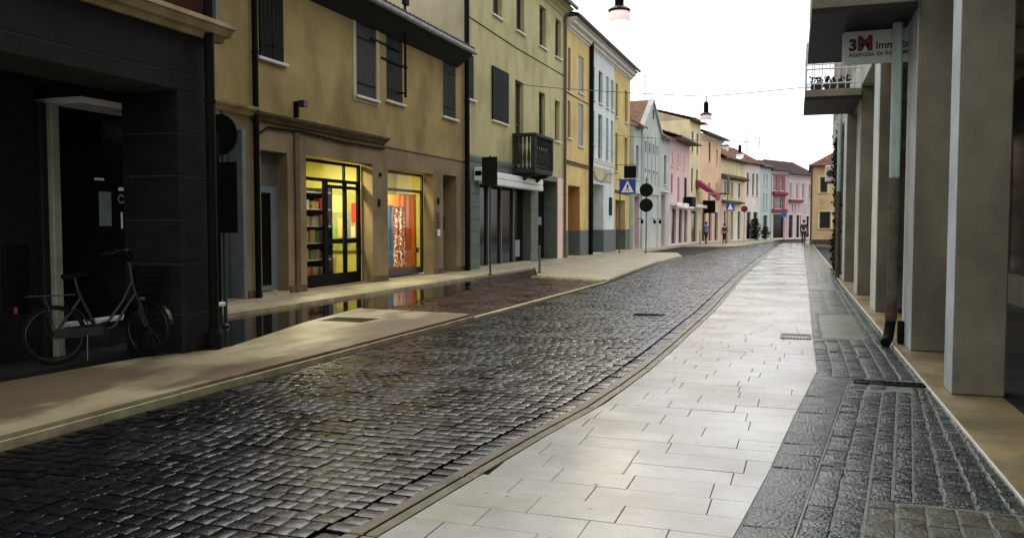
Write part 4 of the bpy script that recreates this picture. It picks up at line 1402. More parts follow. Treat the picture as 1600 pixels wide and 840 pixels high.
def simple_house(name, label, A, B, wall, eave, ops_, lo_, over=.5, roof_m='tile', ridge=None, frame='white_trim', wmats=None, sidewall=None, reveal=None, depth=6, gut='dark_metal', corn=None):
    t, L = house(name, label, A, B)
    up = [(a, b, c, d, .18) for a, b, c, d in ops_]
    lo = [(a, b, .02, d, .12) for a, b, d in lo_]
    facade(t, 'wall', M[wall], .003, L - .003, -.1, eave, up + lo, depth)
    for i, o in enumerate(up):
        k = (wmats or [frame])[i % len(wmats or [frame])]
        if k.startswith('s:'):
            shutters(t, o, k[2:], proud=.04, strap=False)
        else:
            window(t, o, k, True, 'white_trim')
    for o in lo:
        dark_back(t, o)
        ring(MB(), o[0] - .14, o[1] + .14, .0, o[3] + .14, .135, -.03, .02).build('door_frame', M['white_trim'], t)
    MB().box(0, -over + .02, eave - .02, L, -.002, eave + .04).build('eave_board', M['brown_trim'], t)
    if corn:
        cornice(t, 0, L, eave - .35, [(0, 0), (-.06, .03), (-.1, .12), (-.28, .2), (-.3, .3), (0, .32)], corn)
    gutter(t, 0, L, -over - .06, eave + .02, .075, gut)
    roof(t, -.05, L + .05, -over, eave + .06, depth / 2, ridge or eave + 1.4, roof_m, .28)
    q = MB()
    rz = (ridge or eave + 1.4)
    for xx in (.005, L - .005):
        q.add([(xx, 0, eave), (xx, depth / 2, rz - .05), (xx, depth, eave)], [(0, 1, 2)])
    q.add([(0, depth / 2, rz), (L, depth / 2, rz), (L, depth + .3, eave - .05), (0, depth + .3, eave - .05)], [(0, 1, 2, 3)])
    q.build('gable_end', M[sidewall or wall], t)
    return t, L
pk, L = simple_house('pink_house', 'low pink house with deep eaves and small upper windows', (-9.46, 61.65), (-8.97, 68.93), 'pink_wall', 7.9,
    [(.5, 1.1, 5.9, 6.9), (2.7, 3.3, 5.9, 6.9), (5.0, 5.6, 5.9, 6.9), (.5, 1.2, 3.9, 5.3), (2.9, 3.5, 2.9, 5.2), (5.4, 6.4, 3.3, 5.3)], [(.7, 2.4, 2.75), (3.3, 4.8, 2.75), (5.4, 6.7, 2.75)], over=.9, wmats=['s:pink_wall', 's:pink_wall', 's:pink_wall', 's:red_wall', 's:red_wall', 's:black'])
for i, (a, b) in enumerate(((.5, 2.5), (3.1, 4.9))):
    MB().bbox(a, -.5, 2.95, b, -.004, 3.2, b=.03).build('awning', M['white_paint'], pk)
    MB().bbox(a, -.9, 2.78, b, -.502, 2.93, b=.03).build('valance', M['white_paint'], pk)
MB().bbox(5.0, -.7, 3.0, 6.6, -.05, 3.75, b=.02).build('balcony', M['black'], pk)
cr_, L = simple_house('cream_house', 'tall narrow cream house rising behind the pink one', (-8.97, 68.96), (-8.56, 72.88), 'cream_wall', 10.05,
    [(.7, 1.3, 7.5, 9.2), (2.5, 3.1, 7.5, 9.2), (.7, 1.3, 4.3, 6.2), (2.5, 3.1, 4.3, 6.2)], [(.8, 2.9, 2.7)], over=.5, wmats=['s:grey_wood'], sidewall='beige_wall', ridge=11.9, depth=12)
MB().bbox(.2, -.7, 2.95, 3.7, -.004, 3.2, b=.03).build('awning', M['white_paint'], cr_)
# slanting crimson awning on the cream house
q = MB()
q.add([(2.2, -.06, 5.35), (3.9, -.06, 5.35), (3.9, -1.7, 4.15), (2.2, -1.7, 4.15), (2.2, -.06, 5.30), (3.9, -.06, 5.30), (3.9, -1.7, 4.10), (2.2, -1.7, 4.10), (2.2, -1.7, 3.6), (3.9, -1.7, 3.6), (2.2, -.06, 4.9), (2.2, -1.7, 3.72)],
      [(0, 1, 2, 3), (4, 7, 6, 5), (0, 3, 7, 4), (1, 5, 6, 2), (3, 2, 9, 8), (0, 3, 11, 10)])
aw = q.build('awning', M['red_awning'], cr_)
MB().tube([(2.2, -.05, 4.4), (2.2, -1.68, 4.1)], .02, 5).build('awning_arm', M['white_paint'], aw)
pe, L = simple_house('peach_house', 'peach three storey house with a projecting dark sign and white cornice', (-8.56, 72.9), (-7.54, 80.3), 'peach_wall', 9.35,
    [(2.9, 3.5, 7.2, 8.9), (5.6, 6.2, 7.0, 8.4), (2.9, 3.5, 3.7, 5.3), (5.6, 6.2, 3.9, 5.4)], [(.6, 2.0, 2.6), (3.0, 4.2, 2.7), (5.2, 6.6, 2.7)], over=.7, corn='white_trim', wmats=['s:black', 'white_trim', 's:wine_cloth', 'white_trim'])
sg_ = thing('projecting_sign', 'dark square projecting sign on the peach house', 'sign', (-8.45, 73.4, 3.1), 0)
MB().bbox(.1, -.05, -.55, 1.15, .05, .55, b=.02).build('board', M['black'], sg_)
MB().box(-.1, -.02, .3, .1, .02, .36).build('bracket', M['dark_metal'], sg_)
tq = thing('blue_banner', 'teal banner hung on the balcony of the peach house', 'banner', (-7.62, 79.6, 4.55), R(82))
MB().bbox(-.45, -.9, .0, .45, -.82, 1.5, b=.02).build('fabric', mat('teal_fabric', C(30, 90, 120), None, .8), tq)
MB().box(-.6, -.95, -.12, .6, -.002, -.002).build('balcony_slab', M['brown_trim'], pe, loc=(6.7, 0, 4.5))
py_, L = simple_house('pale_yellow_house', 'low pale yellow house with deep brown eaves and a salmon doorway', (-7.54, 80.33), (-5.87, 88.27), 'cream_wall', 7.8,
    [(1.2, 1.8, 4.3, 5.7), (3.4, 4.0, 4.3, 5.7), (5.8, 6.5, 4.3, 5.7)], [(1.12, 1.88, 2.9), (3.35, 4.05, 2.9), (5.7, 6.6, 2.9)], over=.6, ridge=9.9, roof_m='tile', wmats=['s:brown_wood'])
cornice(py_, .2, 7.9, 5.9, [(0, 0), (-.55, .12), (-.6, .2), (0, .5)], 'brown_trim', 'lower_eave')
for (a, b, k) in ((.05, .95, 'pink_wall'), (2.05, 3.15, 'ochre_wall'), (4.3, 5.5, 'white_wall'), (6.9, 8.05, 'palepink_wall')):
    MB().bbox(a, -.03, -.05, b, -.003, 5.85, b=.006).build('wall_panel', M[k], py_)
cornice(py_, .3, 6.5, 3.6, [(0, 0), (-.5, .05), (-.55, .15), (0, .35)], 'brown_trim', 'canopy')
wn, L = simple_house('white_narrow_house', 'narrow off white house with tall windows beneath the brown roof', (-5.87, 88.3), (-4.55, 92.14), 'white_wall', 7.85,
    [(.5, 1.0, 4.6, 6.9), (1.9, 2.4, 4.6, 6.9), (3.0, 3.5, 4.6, 6.9)], [(.5, 1.6, 2.9), (2.3, 3.4, 2.9)], over=.4, roof_m='tile', ridge=9.8, wmats=['brown_wood', 'grey_paint'])
bg_, L = simple_house('blue_green_house', 'narrow blue green house with paired dark windows', (-4.55, 92.16), (-3.55, 94.78), 'bluegreen_wall', 7.7,
    [(.75, 1.1, 5.7, 7.0), (1.5, 1.85, 5.7, 7.0), (.75, 1.1, 3.2, 4.9), (1.5, 1.85, 3.2, 4.9)], [(.8, 1.9, 2.6)], over=.3, roof_m='tile', wmats=['white_trim'])
rd, L = simple_house('red_house', 'red house with white window frames and a crimson balcony band', (-3.55, 94.8), (-1.96, 97.92), 'red_wall', 7.45,
    [(.55, 1.15, 5.3, 6.9), (2.0, 2.6, 5.3, 6.9), (.8, 2.6, 3.3, 4.6)], [(.5, 2.8, 2.75)], over=.3, roof_m='old_tile', corn='white_trim')
for xx in (.2, 3.2):
    MB().bbox(xx - .09, -.05, .0, xx + .09, -.003, 7.0, b=.01).build('pilaster', M['white_trim'], rd)
MB().bbox(.15, -.3, 4.85, 3.3, -.004, 5.15, b=.02).build('balcony', M['red_awning'], rd)
MB().bbox(.15, -.25, 2.95, 3.3, -.004, 3.3, b=.02).build('shop_fascia', M['red_awning'], rd)
rs, L = simple_house('rose_house', 'rose pink house with white cornice bands and railed balcony beside the red one', (-1.96, 97.94), (1.1, 103.9), 'magenta_wall', 7.2,
    [(.5, 1.0, 4.5, 6.2), (2.0, 2.5, 4.5, 6.2), (3.4, 3.9, 4.5, 6.2), (5.0, 5.5, 4.5, 6.2), (1.2, 2.0, 3.0, 3.9)], [(.4, 1.4, 2.7), (2.2, 3.3, 2.7), (4.2, 5.2, 2.6)], over=.35, roof_m='old_tile', corn='white_trim', frame='white_trim', ridge=9.0)
MB().bbox(.3, -.35, 4.1, 3.2, -.004, 4.4, b=.02).build('balcony', M['red_awning'], rs)
cornice(rs, 0, L, 6.35, BAND, 'white_trim', 'band')
for xx in (1.5, 2.9, 4.4, 6.0):
    MB().bbox(xx - .09, -.05, .0, xx + .09, -.003, 6.3, b=.01).build('pilaster', M['white_trim'], rs)
cornice(rs, 0, L, 3.95, BAND, 'white_trim', 'band')
# chimneys and aerials
def chimney(root, x, y, z, m='tile', h=.9):
    c = MB().box(x - .3, y - .3, z - .6, x + .3, y + .3, z + h).build('chimney', M[m], root)
    MB().box(x - .38, y - .38, z + h + .002, x + .38, y + .38, z + h + .12).build('chimney_cap', M['brown_trim'], c)
chimney(py_, 3.2, 1.8, 9.0, 'white_wall', .5)
chimney(py_, 6.4, 1.6, 8.9, 'white_wall', .6)
def aerial(label, loc, h, n=4):
    t = thing('aerial', label, 'antenna', loc)
    MB().tube([(0, 0, 0), (0, 0, h)], .03, 6).build('mast', M['dark_metal'], t)
    for i in range(n):
        z = h - .15 - i * .35
        MB().tube([(-.55 + .06 * i, 0, z), (.25, 0, z)], .02, 5).build('arm', M['dark_metal'], t)
aerial('thin tall aerial above the gabled house roof', (-11.0, 60.0, 8.6), 3.7, 3)
aerial('aerial with many short arms above the brown tiled roof', (-6.0, 92.0, 8.0), 3.6, 5)
aerial('short aerial on the far brown roof, right of the taller one', (-4.8, 94.0, 8.0), 3.0, 3)
# planting in front of the far houses
def bush(name, label, x, y, z0, w, h, n=420, leaf=.12, cat='plant', stem=True):
    t = thing(name, label, cat, (x, y, z0))
    q = MB()
    for i in range(n):
        a = random.uniform(0, 2 * math.pi)
        u = random.random()
        rr = w * math.sqrt(random.random()) * (0.35 + .65 * math.sin(math.pi * (.12 + .8 * u))) * random.uniform(.8, 1.15)
        p = Vector((rr * math.cos(a), rr * math.sin(a) * .7, .1 + h * u))
        d1 = Vector((random.gauss(0, 1), random.gauss(0, 1), random.gauss(0, 1))).normalized() * leaf
        d2 = d1.orthogonal().normalized() * leaf * .55
        q.add([p - d1, p + d2, p + d1, p - d2], [(0, 1, 2, 3)])
    stuff(q.build('foliage', M['leaf'], t))
    if stem:
        MB().tube([(0, 0, 0), (.02, 0, h * .35), (-.02, .02, h * .8)], [.05, .035, .015], 6).build('stem', M['brown_wood'], t)
    return t
bush('potted_tree', 'dark leafy shrub standing before the white narrow house', -4.9, 89.6, .0, .6, 2.1, 500)
bush('potted_tree', 'small dark shrub at the foot of the blue green house', -3.95, 91.6, .0, .45, 1.3, 200)

# ------------------------------------------------------------------ ochre house closing the street on the right
oc = thing('ochre_house', 'ochre house with two dark windows closing the right side of the street', 'house', (.52, 72.0, 0), 0)
oo = [(.55, 1.15, 4.12, 5.4, .18), (.55, 1.42, 1.22, 2.62, .18)]
facade(oc, 'wall', M['ochre_wall'], 0, 5, -.1, 6.35, oo, 8)
for o in oo:
    window(oc, o, 'beige_trim', False, 'beige_trim', bars=0)
    ring(MB(), o[0] - .09, o[1] + .09, o[2] - .08, o[3] + .09, .085, -.02, .02).build('window_surround', M['cream_wall'], oc)
MB().bbox(.02, -.03, -.05, 5, -.002, .36, b=.01).build('plinth', M['rust'], oc)
roof(oc, -.35, 5.2, -.45, 6.32, 3.5, 7.9, 'tile', .26, hip=(2.5, 0))
MB().box(-.3, -.42, 6.24, 5.1, -.002, 6.318).build('eave_board', M['old_tile'], oc)
MB().box(-.3, -.0, 6.24, -.004, 8, 6.318).build('eave_board', M['old_tile'], oc)
downpipe(oc, -.08, -.08, 0, 6.2, .07, 'rust', False)
pl = MB().bbox(.5, -.02, 3.32, 1.05, -.003, 3.66, b=.01).build('street_plate', M['beige_trim'], oc)
ac = thing('air_conditioner', 'white air conditioner unit on the end wall before the ochre house', 'air conditioner', (.90, 36.6, 3.25))
MB().bbox(-.16, -.3, 0, .2, .25, .66, b=.03).build('housing', M['white_paint'], ac)
MB().lathe([(.14, 0), (.14, .02)], (.02, -.322, .33), 16, 'y').build('fan_guard', M['dark_metal'], ac)
MB().box(-.1, -.2, -.06, .5, .2, -.002).build('bracket', M['dark_metal'], ac)

# ------------------------------------------------------------------ right: concrete arcade building
rt = thing('concrete_arcade', 'concrete arcade building with square pillars along the wet pavement', 'building', (1.22, 0, 0), R(.72))
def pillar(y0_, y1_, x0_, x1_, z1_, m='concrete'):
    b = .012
    MB().bbox(x0_ - .012, y0_ + .004, .03, x0_ - .001, y1_ - .004, z1_ - .01, b=.004).build('pillar_lit_face', M['pillar_lit_face'], rt)  # thin pale slab: skylight on the street side, painted as colour
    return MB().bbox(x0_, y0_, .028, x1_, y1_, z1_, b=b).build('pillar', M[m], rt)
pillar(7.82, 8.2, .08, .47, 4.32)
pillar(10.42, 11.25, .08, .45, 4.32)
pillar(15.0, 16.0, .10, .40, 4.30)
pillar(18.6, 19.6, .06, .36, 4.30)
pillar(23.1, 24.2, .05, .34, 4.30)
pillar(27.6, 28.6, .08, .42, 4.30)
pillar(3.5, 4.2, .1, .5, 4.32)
MB().box(.05, -3, 4.305, .5, 32, 4.95).build('beam', M['pale_concrete'], rt)
for yy in (8.0, 10.8, 15.5, 19.1, 23.6):
    MB().box(.502, yy - .15, 4.2, 4.2, yy + .15, 4.6).build('cross_beam', M['concrete'], rt)
MB().box(.503, -3, 4.61, 4.2, 32, 4.9).build('ceiling', M['concrete'], rt)
MB().box(.06, -3, 4.953, 4.3, 32, 11).build('upper_wall', M['concrete'], rt)
# balconies
def balcony(y0_, y1_, x0_, zb, lbl, bars):
    t = MB().bbox(x0_, y0_, zb, .048, y1_, zb + .15, b=.01).build('balcony', M['concrete'], rt)
    t['label'] = lbl
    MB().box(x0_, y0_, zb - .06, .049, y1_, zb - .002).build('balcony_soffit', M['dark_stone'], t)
    z = zb + .15
    e = .03
    for (a, b) in (((x0_ + e, y0_ + e), (.04, y0_ + e)), ((x0_ + e, y0_ + e), (x0_ + e, y1_ - e)), ((x0_ + e, y1_ - e), (.04, y1_ - e))):
        for zz in (.12, .42, .95):
            MB().tube([(a[0], a[1], z + zz), (b[0], b[1], z + zz)], .016, 6).build('rail', M['rail_white'], t)
        L_ = math.hypot(b[0] - a[0], b[1] - a[1])
        n = int(L_ / .14)
        for i in range(n + 1):
            u = i / n
            xx, yy = a[0] + (b[0] - a[0]) * u, a[1] + (b[1] - a[1]) * u
            MB().tube([(xx, yy, z), (xx, yy, z + .95)], .009, 5).build('baluster', M['rail_white'], t)
    return t
balcony(10.3, 13.4, -1.06, 3.93, 'nearer balcony, dark underside overhead', True)
b2 = balcony(18.4, 20.9, -1.04, 4.10, 'farther balcony with thin white rails', True)
for i in range(3):
    t = thing('flower_box', 'dark planter with drooping leaves on the farther balcony, ' + ('outermost', 'middle one', 'nearest the wall')[i], 'planter', (.17 + .27 * i, 18.62, 4.252))
    MB().bbox(-.11, -.08, 0, .11, .08, .13, b=.01).build('box', M['hedge_pot'], t)
    q = MB()
    for k in range(40):
        p = Vector((random.uniform(-.13, .13), random.uniform(-.1, .1), random.uniform(.1, .28)))
        d1 = Vector((random.gauss(0, 1), random.gauss(0, 1), random.gauss(0, 1))).normalized() * .05
        d2 = d1.orthogonal() * .5
        q.add([p - d1, p + d2, p + d1, p - d2], [(0, 1, 2, 3)])
    stuff(q.build('foliage', M['leaf'], t))
# downpipe of several pieces
MB().bbox(-.13, 11.0, 2.02, -.02, 11.11, 4.9, b=.02).build('downpipe', M['green_pipe'], rt)
MB().tube([(-.075, 11.06, .52), (-.075, 11.06, 2.018)], .054, 12).build('iron_pipe', M['brown_pipe'], rt)
for zz in (1.48, 1.7):
    MB().lathe([(.064, -.03), (.064, .03)], (-.075, 11.06, zz), 12).build('pipe_collar', M['brown_pipe'], rt)
MB().lathe([(.062, 0), (.07, .05), (.07, .2), (.057, .26)], (-.075, 11.06, .30), 14).build('pipe_shoe', M['rust'], rt)
MB().tube([(-.075, 11.06, .31), (-.09, 11.05, .2), (-.11, 10.98, .10), (-.15, 10.86, .05)], .06, 12).build('pipe_elbow', M['black'], rt)
MB().bbox(.0, 10.98, .03, .075, 11.12, .3, b=.01).build('pipe_bracket', M['black'], rt)
MB().tube([(-.05, 24.7, 2.4), (-.05, 24.7, 5.2)], .06, 10).build('downpipe', M['green_pipe'], rt)
MB().tube([(-.05, 24.7, .02), (-.05, 24.7, 2.398)], .065, 10).build('iron_pipe', M['brown_pipe'], rt)
MB().lathe([(.08, -.03), (.08, .03)], (-.05, 24.7, 1.9), 12).build('pipe_collar', M['brown_pipe'], rt)
# threshold stones
y = 2.4
while y < 26:
    MB().block([(-.045 - .0 * y, y + .003), (.46, y + .003), (.46, y + 1.197), (-.045, y + 1.197)], -.1, .026, b=.006).build('threshold_stone', M['threshold'], rt)
    y += 1.2
MB().box(-.062, -3, -.1, -.048, 26, .018).build('threshold_edge', M['white_trim'], rt)
MB().box(.465, -3, -.1, 4.2, 32, .022).build('arcade_floor', M['arcade_floor'], rt)
# back of the arcade: low plinth, dark glass, pale notices
MB().box(2.6, -3, .02, 4.2, 32, .55).build('back_plinth', M['patch'], rt)
MB().box(2.75, -3, .552, 4.2, 32, 4.2).build('back_glass', M['dark_shop'], rt)
for yy in (6.0, 8.4, 10.8, 13.2, 16, 19):
    MB().bbox(2.6, yy, .553, 2.748, yy + .12, 4.2, b=.01).build('back_post', M['green_pole'], rt)
for (yy, z, w, h) in ((15.3, 2.1, .4, .5), (15.2, 1.4, .3, .25), (15.6, 3.55, .4, .55), (14.9, .7, .25, .3)):
    MB().box(2.735, yy, z, 2.747, yy + w, z + h).build('notice', M['white_paint'], rt)
# rear wall further along
rr = thing('plain_house', 'plain shaded house in line beyond the concrete pillars', 'house', (1.25, 32.1, 0), R(.6))
MB().box(-.1, 0, -.1, 6, 4.2, 5.0).build('wall', M['concrete'], rr)
MB().box(-.13, 1.2, 2.6, -.102, 2.2, 4.0).build('window', M['grey_wood'], rr)
MB().box(-.25, -.1, 5.002, 6, 4.3, 5.08).build('eave_board', M['old_tile'], rr)
iv = thing('climbing_plant', 'dark climbing plant hanging down beside the far drainpipe', 'plant', (1.02, 29.0, 0))
q = MB()
for i in range(1300):
    z = random.uniform(.0, 5.0)
    p = Vector((-.06 + random.gauss(0, .05) - .05 * math.sin(z * 2.3), random.gauss(0, .8), z))
    d1 = Vector((random.gauss(0, 1), random.gauss(0, 1), random.gauss(0, 1))).normalized() * .07
    d2 = d1.orthogonal() * .5
    q.add([p - d1, p + d2, p + d1, p - d2], [(0, 1, 2, 3)])
stuff(q.build('foliage', M['leaf'], iv))
MB().tube([(-.08, 0, 0), (-.1, .1, 2), (-.08, -.1, 4.6)], [.04, .03, .015], 6).build('stem', M['brown_wood'], iv)

# agency sign under the nearer balcony
sn = thing('shop_sign', 'pale projecting sign with red and navy logo beneath the near balcony', 'sign', (.42, 11.28, 3.46))
MB().bbox(0, 0, 0, .86, .09, .40, b=.008).build('panel', M['panel_sign'], sn)
MB().box(-.02, .02, .02, -.002, .07, .38).build('end_cap', M['white_paint'], sn)
text_mesh('lettering', '3', .19, M['letter_navy'], sn, (.055, -.004, .165), sx=1.0, bold=.010)
text_mesh('lettering', 'M', .235, M['letter_red'], sn, (.155, -.005, .165), sx=.95, bold=.014)
text_mesh('lettering', 'Immobiliare', .125, M['letter_black'], sn, (.36, -.004, .168), bold=.002)
xw = .055
for wd in ('AGENZIA', 'DI', 'INTERMEDIAZIONE'):
    tw = text_mesh('lettering', wd, .066, M['letter_navy'], sn, (xw, -.004, .085), bold=.0012, sx=1.04)
    xw += max(v.co.x for v in tw.data.vertices) * 1.04 + .028
MB().box(.86, .03, .1, 1.0, .06, .3).build('bracket', M['dark_metal'], sn)

# ------------------------------------------------------------------ street furniture
def post_sign(name, label, loc, h, cat='sign'):
    t = thing(name, label, cat, loc)
    MB().tube([(0, 0, 0), (0, 0, h)], .03, 10).build('pole', M['green_pole'], t)
    MB().lathe([(.06, 0), (.06, .03), (.035, .05)], (0, 0, 0), 12).build('base', M['dark_metal'], t)
    return t
s_ = post_sign('traffic_sign', 'dark rectangular traffic sign back on a green pole before the white awning', (-8.72, 22.86, .004), 3.5)
MB().bbox(-.24, -.06, 2.62, .24, -.034, 3.46, b=.006).build('plate', M['sign_back'], s_)
MB().box(-.1, -.033, 3.2, .1, .04, 3.24).box(-.1, -.033, 2.8, .1, .04, 2.84).build('clamp', M['dark_metal'], s_)
s_ = post_sign('traffic_sign', 'dark round sign with plate below, half hidden beyond the arcade pillar', (-8.14, 10.25, -.05), 3.2)
MB().lathe([(.30, -.06), (.30, -.035)], (0, 0, 2.84), 32, 'y').build('disc', M['sign_back'], s_)
MB().bbox(-.28, -.06, 1.40, .28, -.034, 2.44, b=.006).build('plate', M['sign_back'], s_)
s_ = post_sign('traffic_sign', 'two dark round sign backs, one above the other, on a green pole', (-8.0, 44.3, .004), 4.0)
for i, zz in enumerate((3.35, 2.55)):
    MB().lathe([(.36, -.06), (.36, -.035)], (0, 0, zz), 28, 'y').build('disc', M['sign_back'], s_)
s_ = post_sign('crossing_sign', 'square blue pedestrian crossing sign with white triangle on a post', (-9.42, 44.25, .004), 4.0)
pl = MB().bbox(-.02, -.06, 3.15, .86, -.034, 3.92, b=.006).build('plate', M['sign_blue'], s_)
MB().add([(.08, -.064, 3.24), (.76, -.064, 3.24), (.42, -.064, 3.86), (.08, -.061, 3.24), (.76, -.061, 3.24), (.42, -.061, 3.86)], [(0, 1, 2), (3, 5, 4), (0, 3, 4, 1), (1, 4, 5, 2), (2, 5, 3, 0)]).build('triangle', M['sign_white'], pl)
q = MB()
q.lathe([(.035, -.069), (.035, -.066)], (.42, 0, 3.66), 10, 'y')
q.add([(.38, -.068, 3.62), (.46, -.068, 3.62), (.45, -.068, 3.46), (.39, -.068, 3.46)], [(0, 1, 2, 3)])
q.add([(.39, -.068, 3.46), (.43, -.068, 3.46), (.34, -.068, 3.29), (.30, -.068, 3.29)], [(0, 1, 2, 3)])
q.add([(.41, -.068, 3.46), (.45, -.068, 3.46), (.54, -.068, 3.29), (.50, -.068, 3.29)], [(0, 1, 2, 3)])
q.add([(.46, -.068, 3.61), (.53, -.068, 3.50), (.51, -.068, 3.48), (.45, -.068, 3.56)], [(0, 1, 2, 3)])
q.build('walking_figure', M['letter_black'], pl)
s_ = post_sign('crossing_sign', 'small far blue crossing sign before the pale yellow house', (-6.35, 74.0, .004), 4.2)
pl = MB().bbox(-.1, -.06, 2.75, .6, -.034, 3.45, b=.006).build('plate', M['sign_blue'], s_)
MB().add([(.0, -.064, 2.85), (.5, -.064, 2.85), (.25, -.064, 3.35), (0, -.061, 2.85), (.5, -.061, 2.85), (.25, -.061, 3.35)], [(0, 1, 2), (3, 5, 4), (0, 3, 4, 1), (1, 4, 5, 2), (2, 5, 3, 0)]).build('triangle', M['sign_white'], pl)
s_ = post_sign('round_sign', 'small red round sign on the far corner', (-5.6, 84.0, .004), 3.4)
MB().lathe([(.32, -.06), (.32, -.035)], (0, 0, 3.1), 24, 'y').build('disc', M['red_awning'], s_)
s_ = post_sign('blue_plate_sign', 'small blue plate sign in front of the red house', (-2.2, 94.2, .004), 3.2)
MB().bbox(-.3, -.06, 2.4, .3, -.034, 2.95, b=.006).build('plate', mat('steel_blue', C(50, 100, 150), None, .4), s_)

def bollard(label, x, y, h=.85, r=.035):
    t = thing('bollard', label, 'bollard', (x, y, .004), 0, 'posts along the left kerb')
    MB().lathe([(r, .02), (r, h - .06), (r * .8, h - .02), (r * .4, h)], (0, 0, 0), 12).build('post', M['grey_paint'], t)
    MB().lathe([(r * 2, 0), (r * 2, .02), (r, .035)], (0, 0, 0), 12).build('base', M['dark_metal'], t)
bollard('short grey post at the corner of the pavement past the parking bay', -7.75, 24.6)
bollard('short dark post on the pavement beside the person in blue', -8.05, 68.9, 1.1, .045)

# hanging street lamps on wires
def street_lamp(label, x, y, z, lit):
    t = thing('street_lamp', label, 'street lamp', (x, y, z), 0, 'lamps hung over the street')
    MB().lathe([(.05, .62), (.05, .60), (.085, .58), (.085, .26), (.11, .24), (.115, .2)][::-1], (0, 0, 0), 20).build('lamp_body', M['black'], t)
    MB().lathe([(.20, .13), (.215, .17), (.16, .215), (.10, .222)], (0, 0, 0), 24).build('lamp_cap', M['dark_metal'], t)
    q = MB()
    prof = [(.185, .13), (.205, .06), (.205, -.04), (.195, -.06)]
    seg = 28
    for i, (r_, z_) in enumerate(prof):
        for k in range(seg):
            a = 2 * math.pi * k / seg
            q.v.append((r_ * math.cos(a), r_ * math.sin(a), z_))
    for i, (r_, z_) in enumerate(prof):
        for k in range(seg):
            a = 2 * math.pi * k / seg
            q.v.append(((r_ - .012) * math.cos(a), (r_ - .012) * math.sin(a), z_))
    n = len(prof) * seg
    for i in range(len(prof) - 1):
        for k in range(seg):
            a, b = i * seg + k, i * seg + (k + 1) % seg
            q.f.append((a, b, b + seg, a + seg))
            q.f.append((n + a, n + a + seg, n + b + seg, n + b))
    for k in range(seg):
        a, b = 3 * seg + k, 3 * seg + (k + 1) % seg
        q.f.append((a, b, n + b, n + a))
    q.build('lamp_shade', emis('lit_lamp_glass', C(214, 196, 190), .55 if lit > 200 else .3), t, smooth=True)
    em = emis('lit_bulb', (1, .84, .55, 1), 14.0 if lit else 3.0)
    q = MB()
    q.lathe([(.02, .10), (.09, .06), (.13, .0), (.13, -.04), (.09, -.075), (.02, -.09)], (0, 0, 0), 18)
    q.build('bulb', em, t, smooth=True)
    MB().tube([(0, 0, .62), (0, 0, .80)], .02, 6).build('hanger', M['dark_metal'], t)
    if lit:
        ld = bpy.data.lights.new('lamp_light', 'SPOT')
        ld.energy = lit
        ld.spot_size = R(150)
        ld.spot_blend = .6
        ld.shadow_soft_size = .13
        ld.color = (1, .78, .45)
        lo = bpy.data.objects.new('lamp_light', ld)
        col.objects.link(lo)
        lo.parent = t
        lo.location = (0, 0, -.12)
    return t
street_lamp('nearest hanging street lamp, glowing at the top of the picture', -3.4, 15.8, 5.37, 260)
street_lamp('middle hanging street lamp over the road in front of the cream house', -3.4, 30.5, 5.25, 60)
street_lamp('farthest small hanging street lamp against the brown roof', -3.4, 46.8, 5.2, 30)
def wire(label, a, b, z0, z1, y, xl, zl):
    pts = []
    for i in range(25):
        u = i / 24
        x = a + (b - a) * u
        v = (xl - a) / (b - a)
        zz = z0 + (zl - z0) * (u / v) ** .8 if u < v else zl + (z1 - zl) * ((u - v) / (1 - v)) ** 1.2
        pts.append((x, y, zz))
    w = MB().tube(pts, .014, 5).build('suspension_wire', M['grey_paint'])
    tag(w, label, 'wire', 'wires carrying the street lamps')
wire('wire above the frame holding the nearest street lamp', XL - .05, 1.2, 7.2, 7.0, 15.8, -3.4, 6.17)
wire('thin wire across the street holding the middle street lamp', XL - .05, 1.0, 6.9, 6.25, 30.5, -3.4, 6.05)
wire('faint far wire holding the smallest street lamp', -10.3, 1.0, 6.6, 5.5, 46.8, -3.4, 6.0)

# ------------------------------------------------------------------ bicycle against the arcade pillar
bk = thing('bicycle', 'old dark bicycle with rear rack and front basket leaning at the arcade pillar', 'bicycle', (-7.37, 6.57, .004), math.atan2(.86, .52))
bk.rotation_euler = (R(-5), 0, math.atan2(.86, .52))
WR = .31
def wheel(nm, x, steer=0.0):
    h = bpy.data.objects.new('wheel', None)
    w = MB().torus((0, 0, 0), WR - .018, .018, 'y', 40, 8).build('wheel', M['rubber'], bk, smooth=True)
    MB().torus((0, 0, 0), WR - .042, .009, 'y', 40, 6).build('rim', M['chrome'], w, smooth=True)
    q = MB()
    for k in range(24):
        a = 2 * math.pi * k / 24
        s = .02 if k % 2 else -.02
        q.tube([(.02 * math.cos(a + .6), s, .02 * math.sin(a + .6)), ((WR - .045) * math.cos(a), 0, (WR - .045) * math.sin(a))], .0015, 4, False)
    stuff(q.build('spokes', M['chrome'], w))
    MB().lathe([(.022, -.04), (.022, .04)], (0, 0, 0), 10, 'y').build('hub', M['chrome'], w)
    q = MB()
    for k in range(15):
        a0, a1 = R(5 + k * 10.5), R(5 + (k + 1) * 10.5)
        r0 = WR + .025
        for (u, v) in (((-.028), .028),):
            q.quad((r0 * math.cos(a0), u, r0 * math.sin(a0)), (r0 * math.cos(a1), u, r0 * math.sin(a1)), (r0 * math.cos(a1), v, r0 * math.sin(a1)), (r0 * math.cos(a0), v, r0 * math.sin(a0)))
    q.build('mudguard', M['chrome'], w)
    w.location = (x, 0, WR)
    w.rotation_euler = (0, 0, steer)
    return w
wheel('rear', 0)
wheel('front', .93, R(-58))
fr_ = MB()
bbk, seat_t, head_t, head_b = (.43, 0, .30), (.26, 0, .70), (.79, 0, .84), (.82, 0, .70)
def tube1(*pts, r=.016):
    fr_.tube(pts, r, 8)
tube1(bbk, seat_t, (.235, 0, .78))
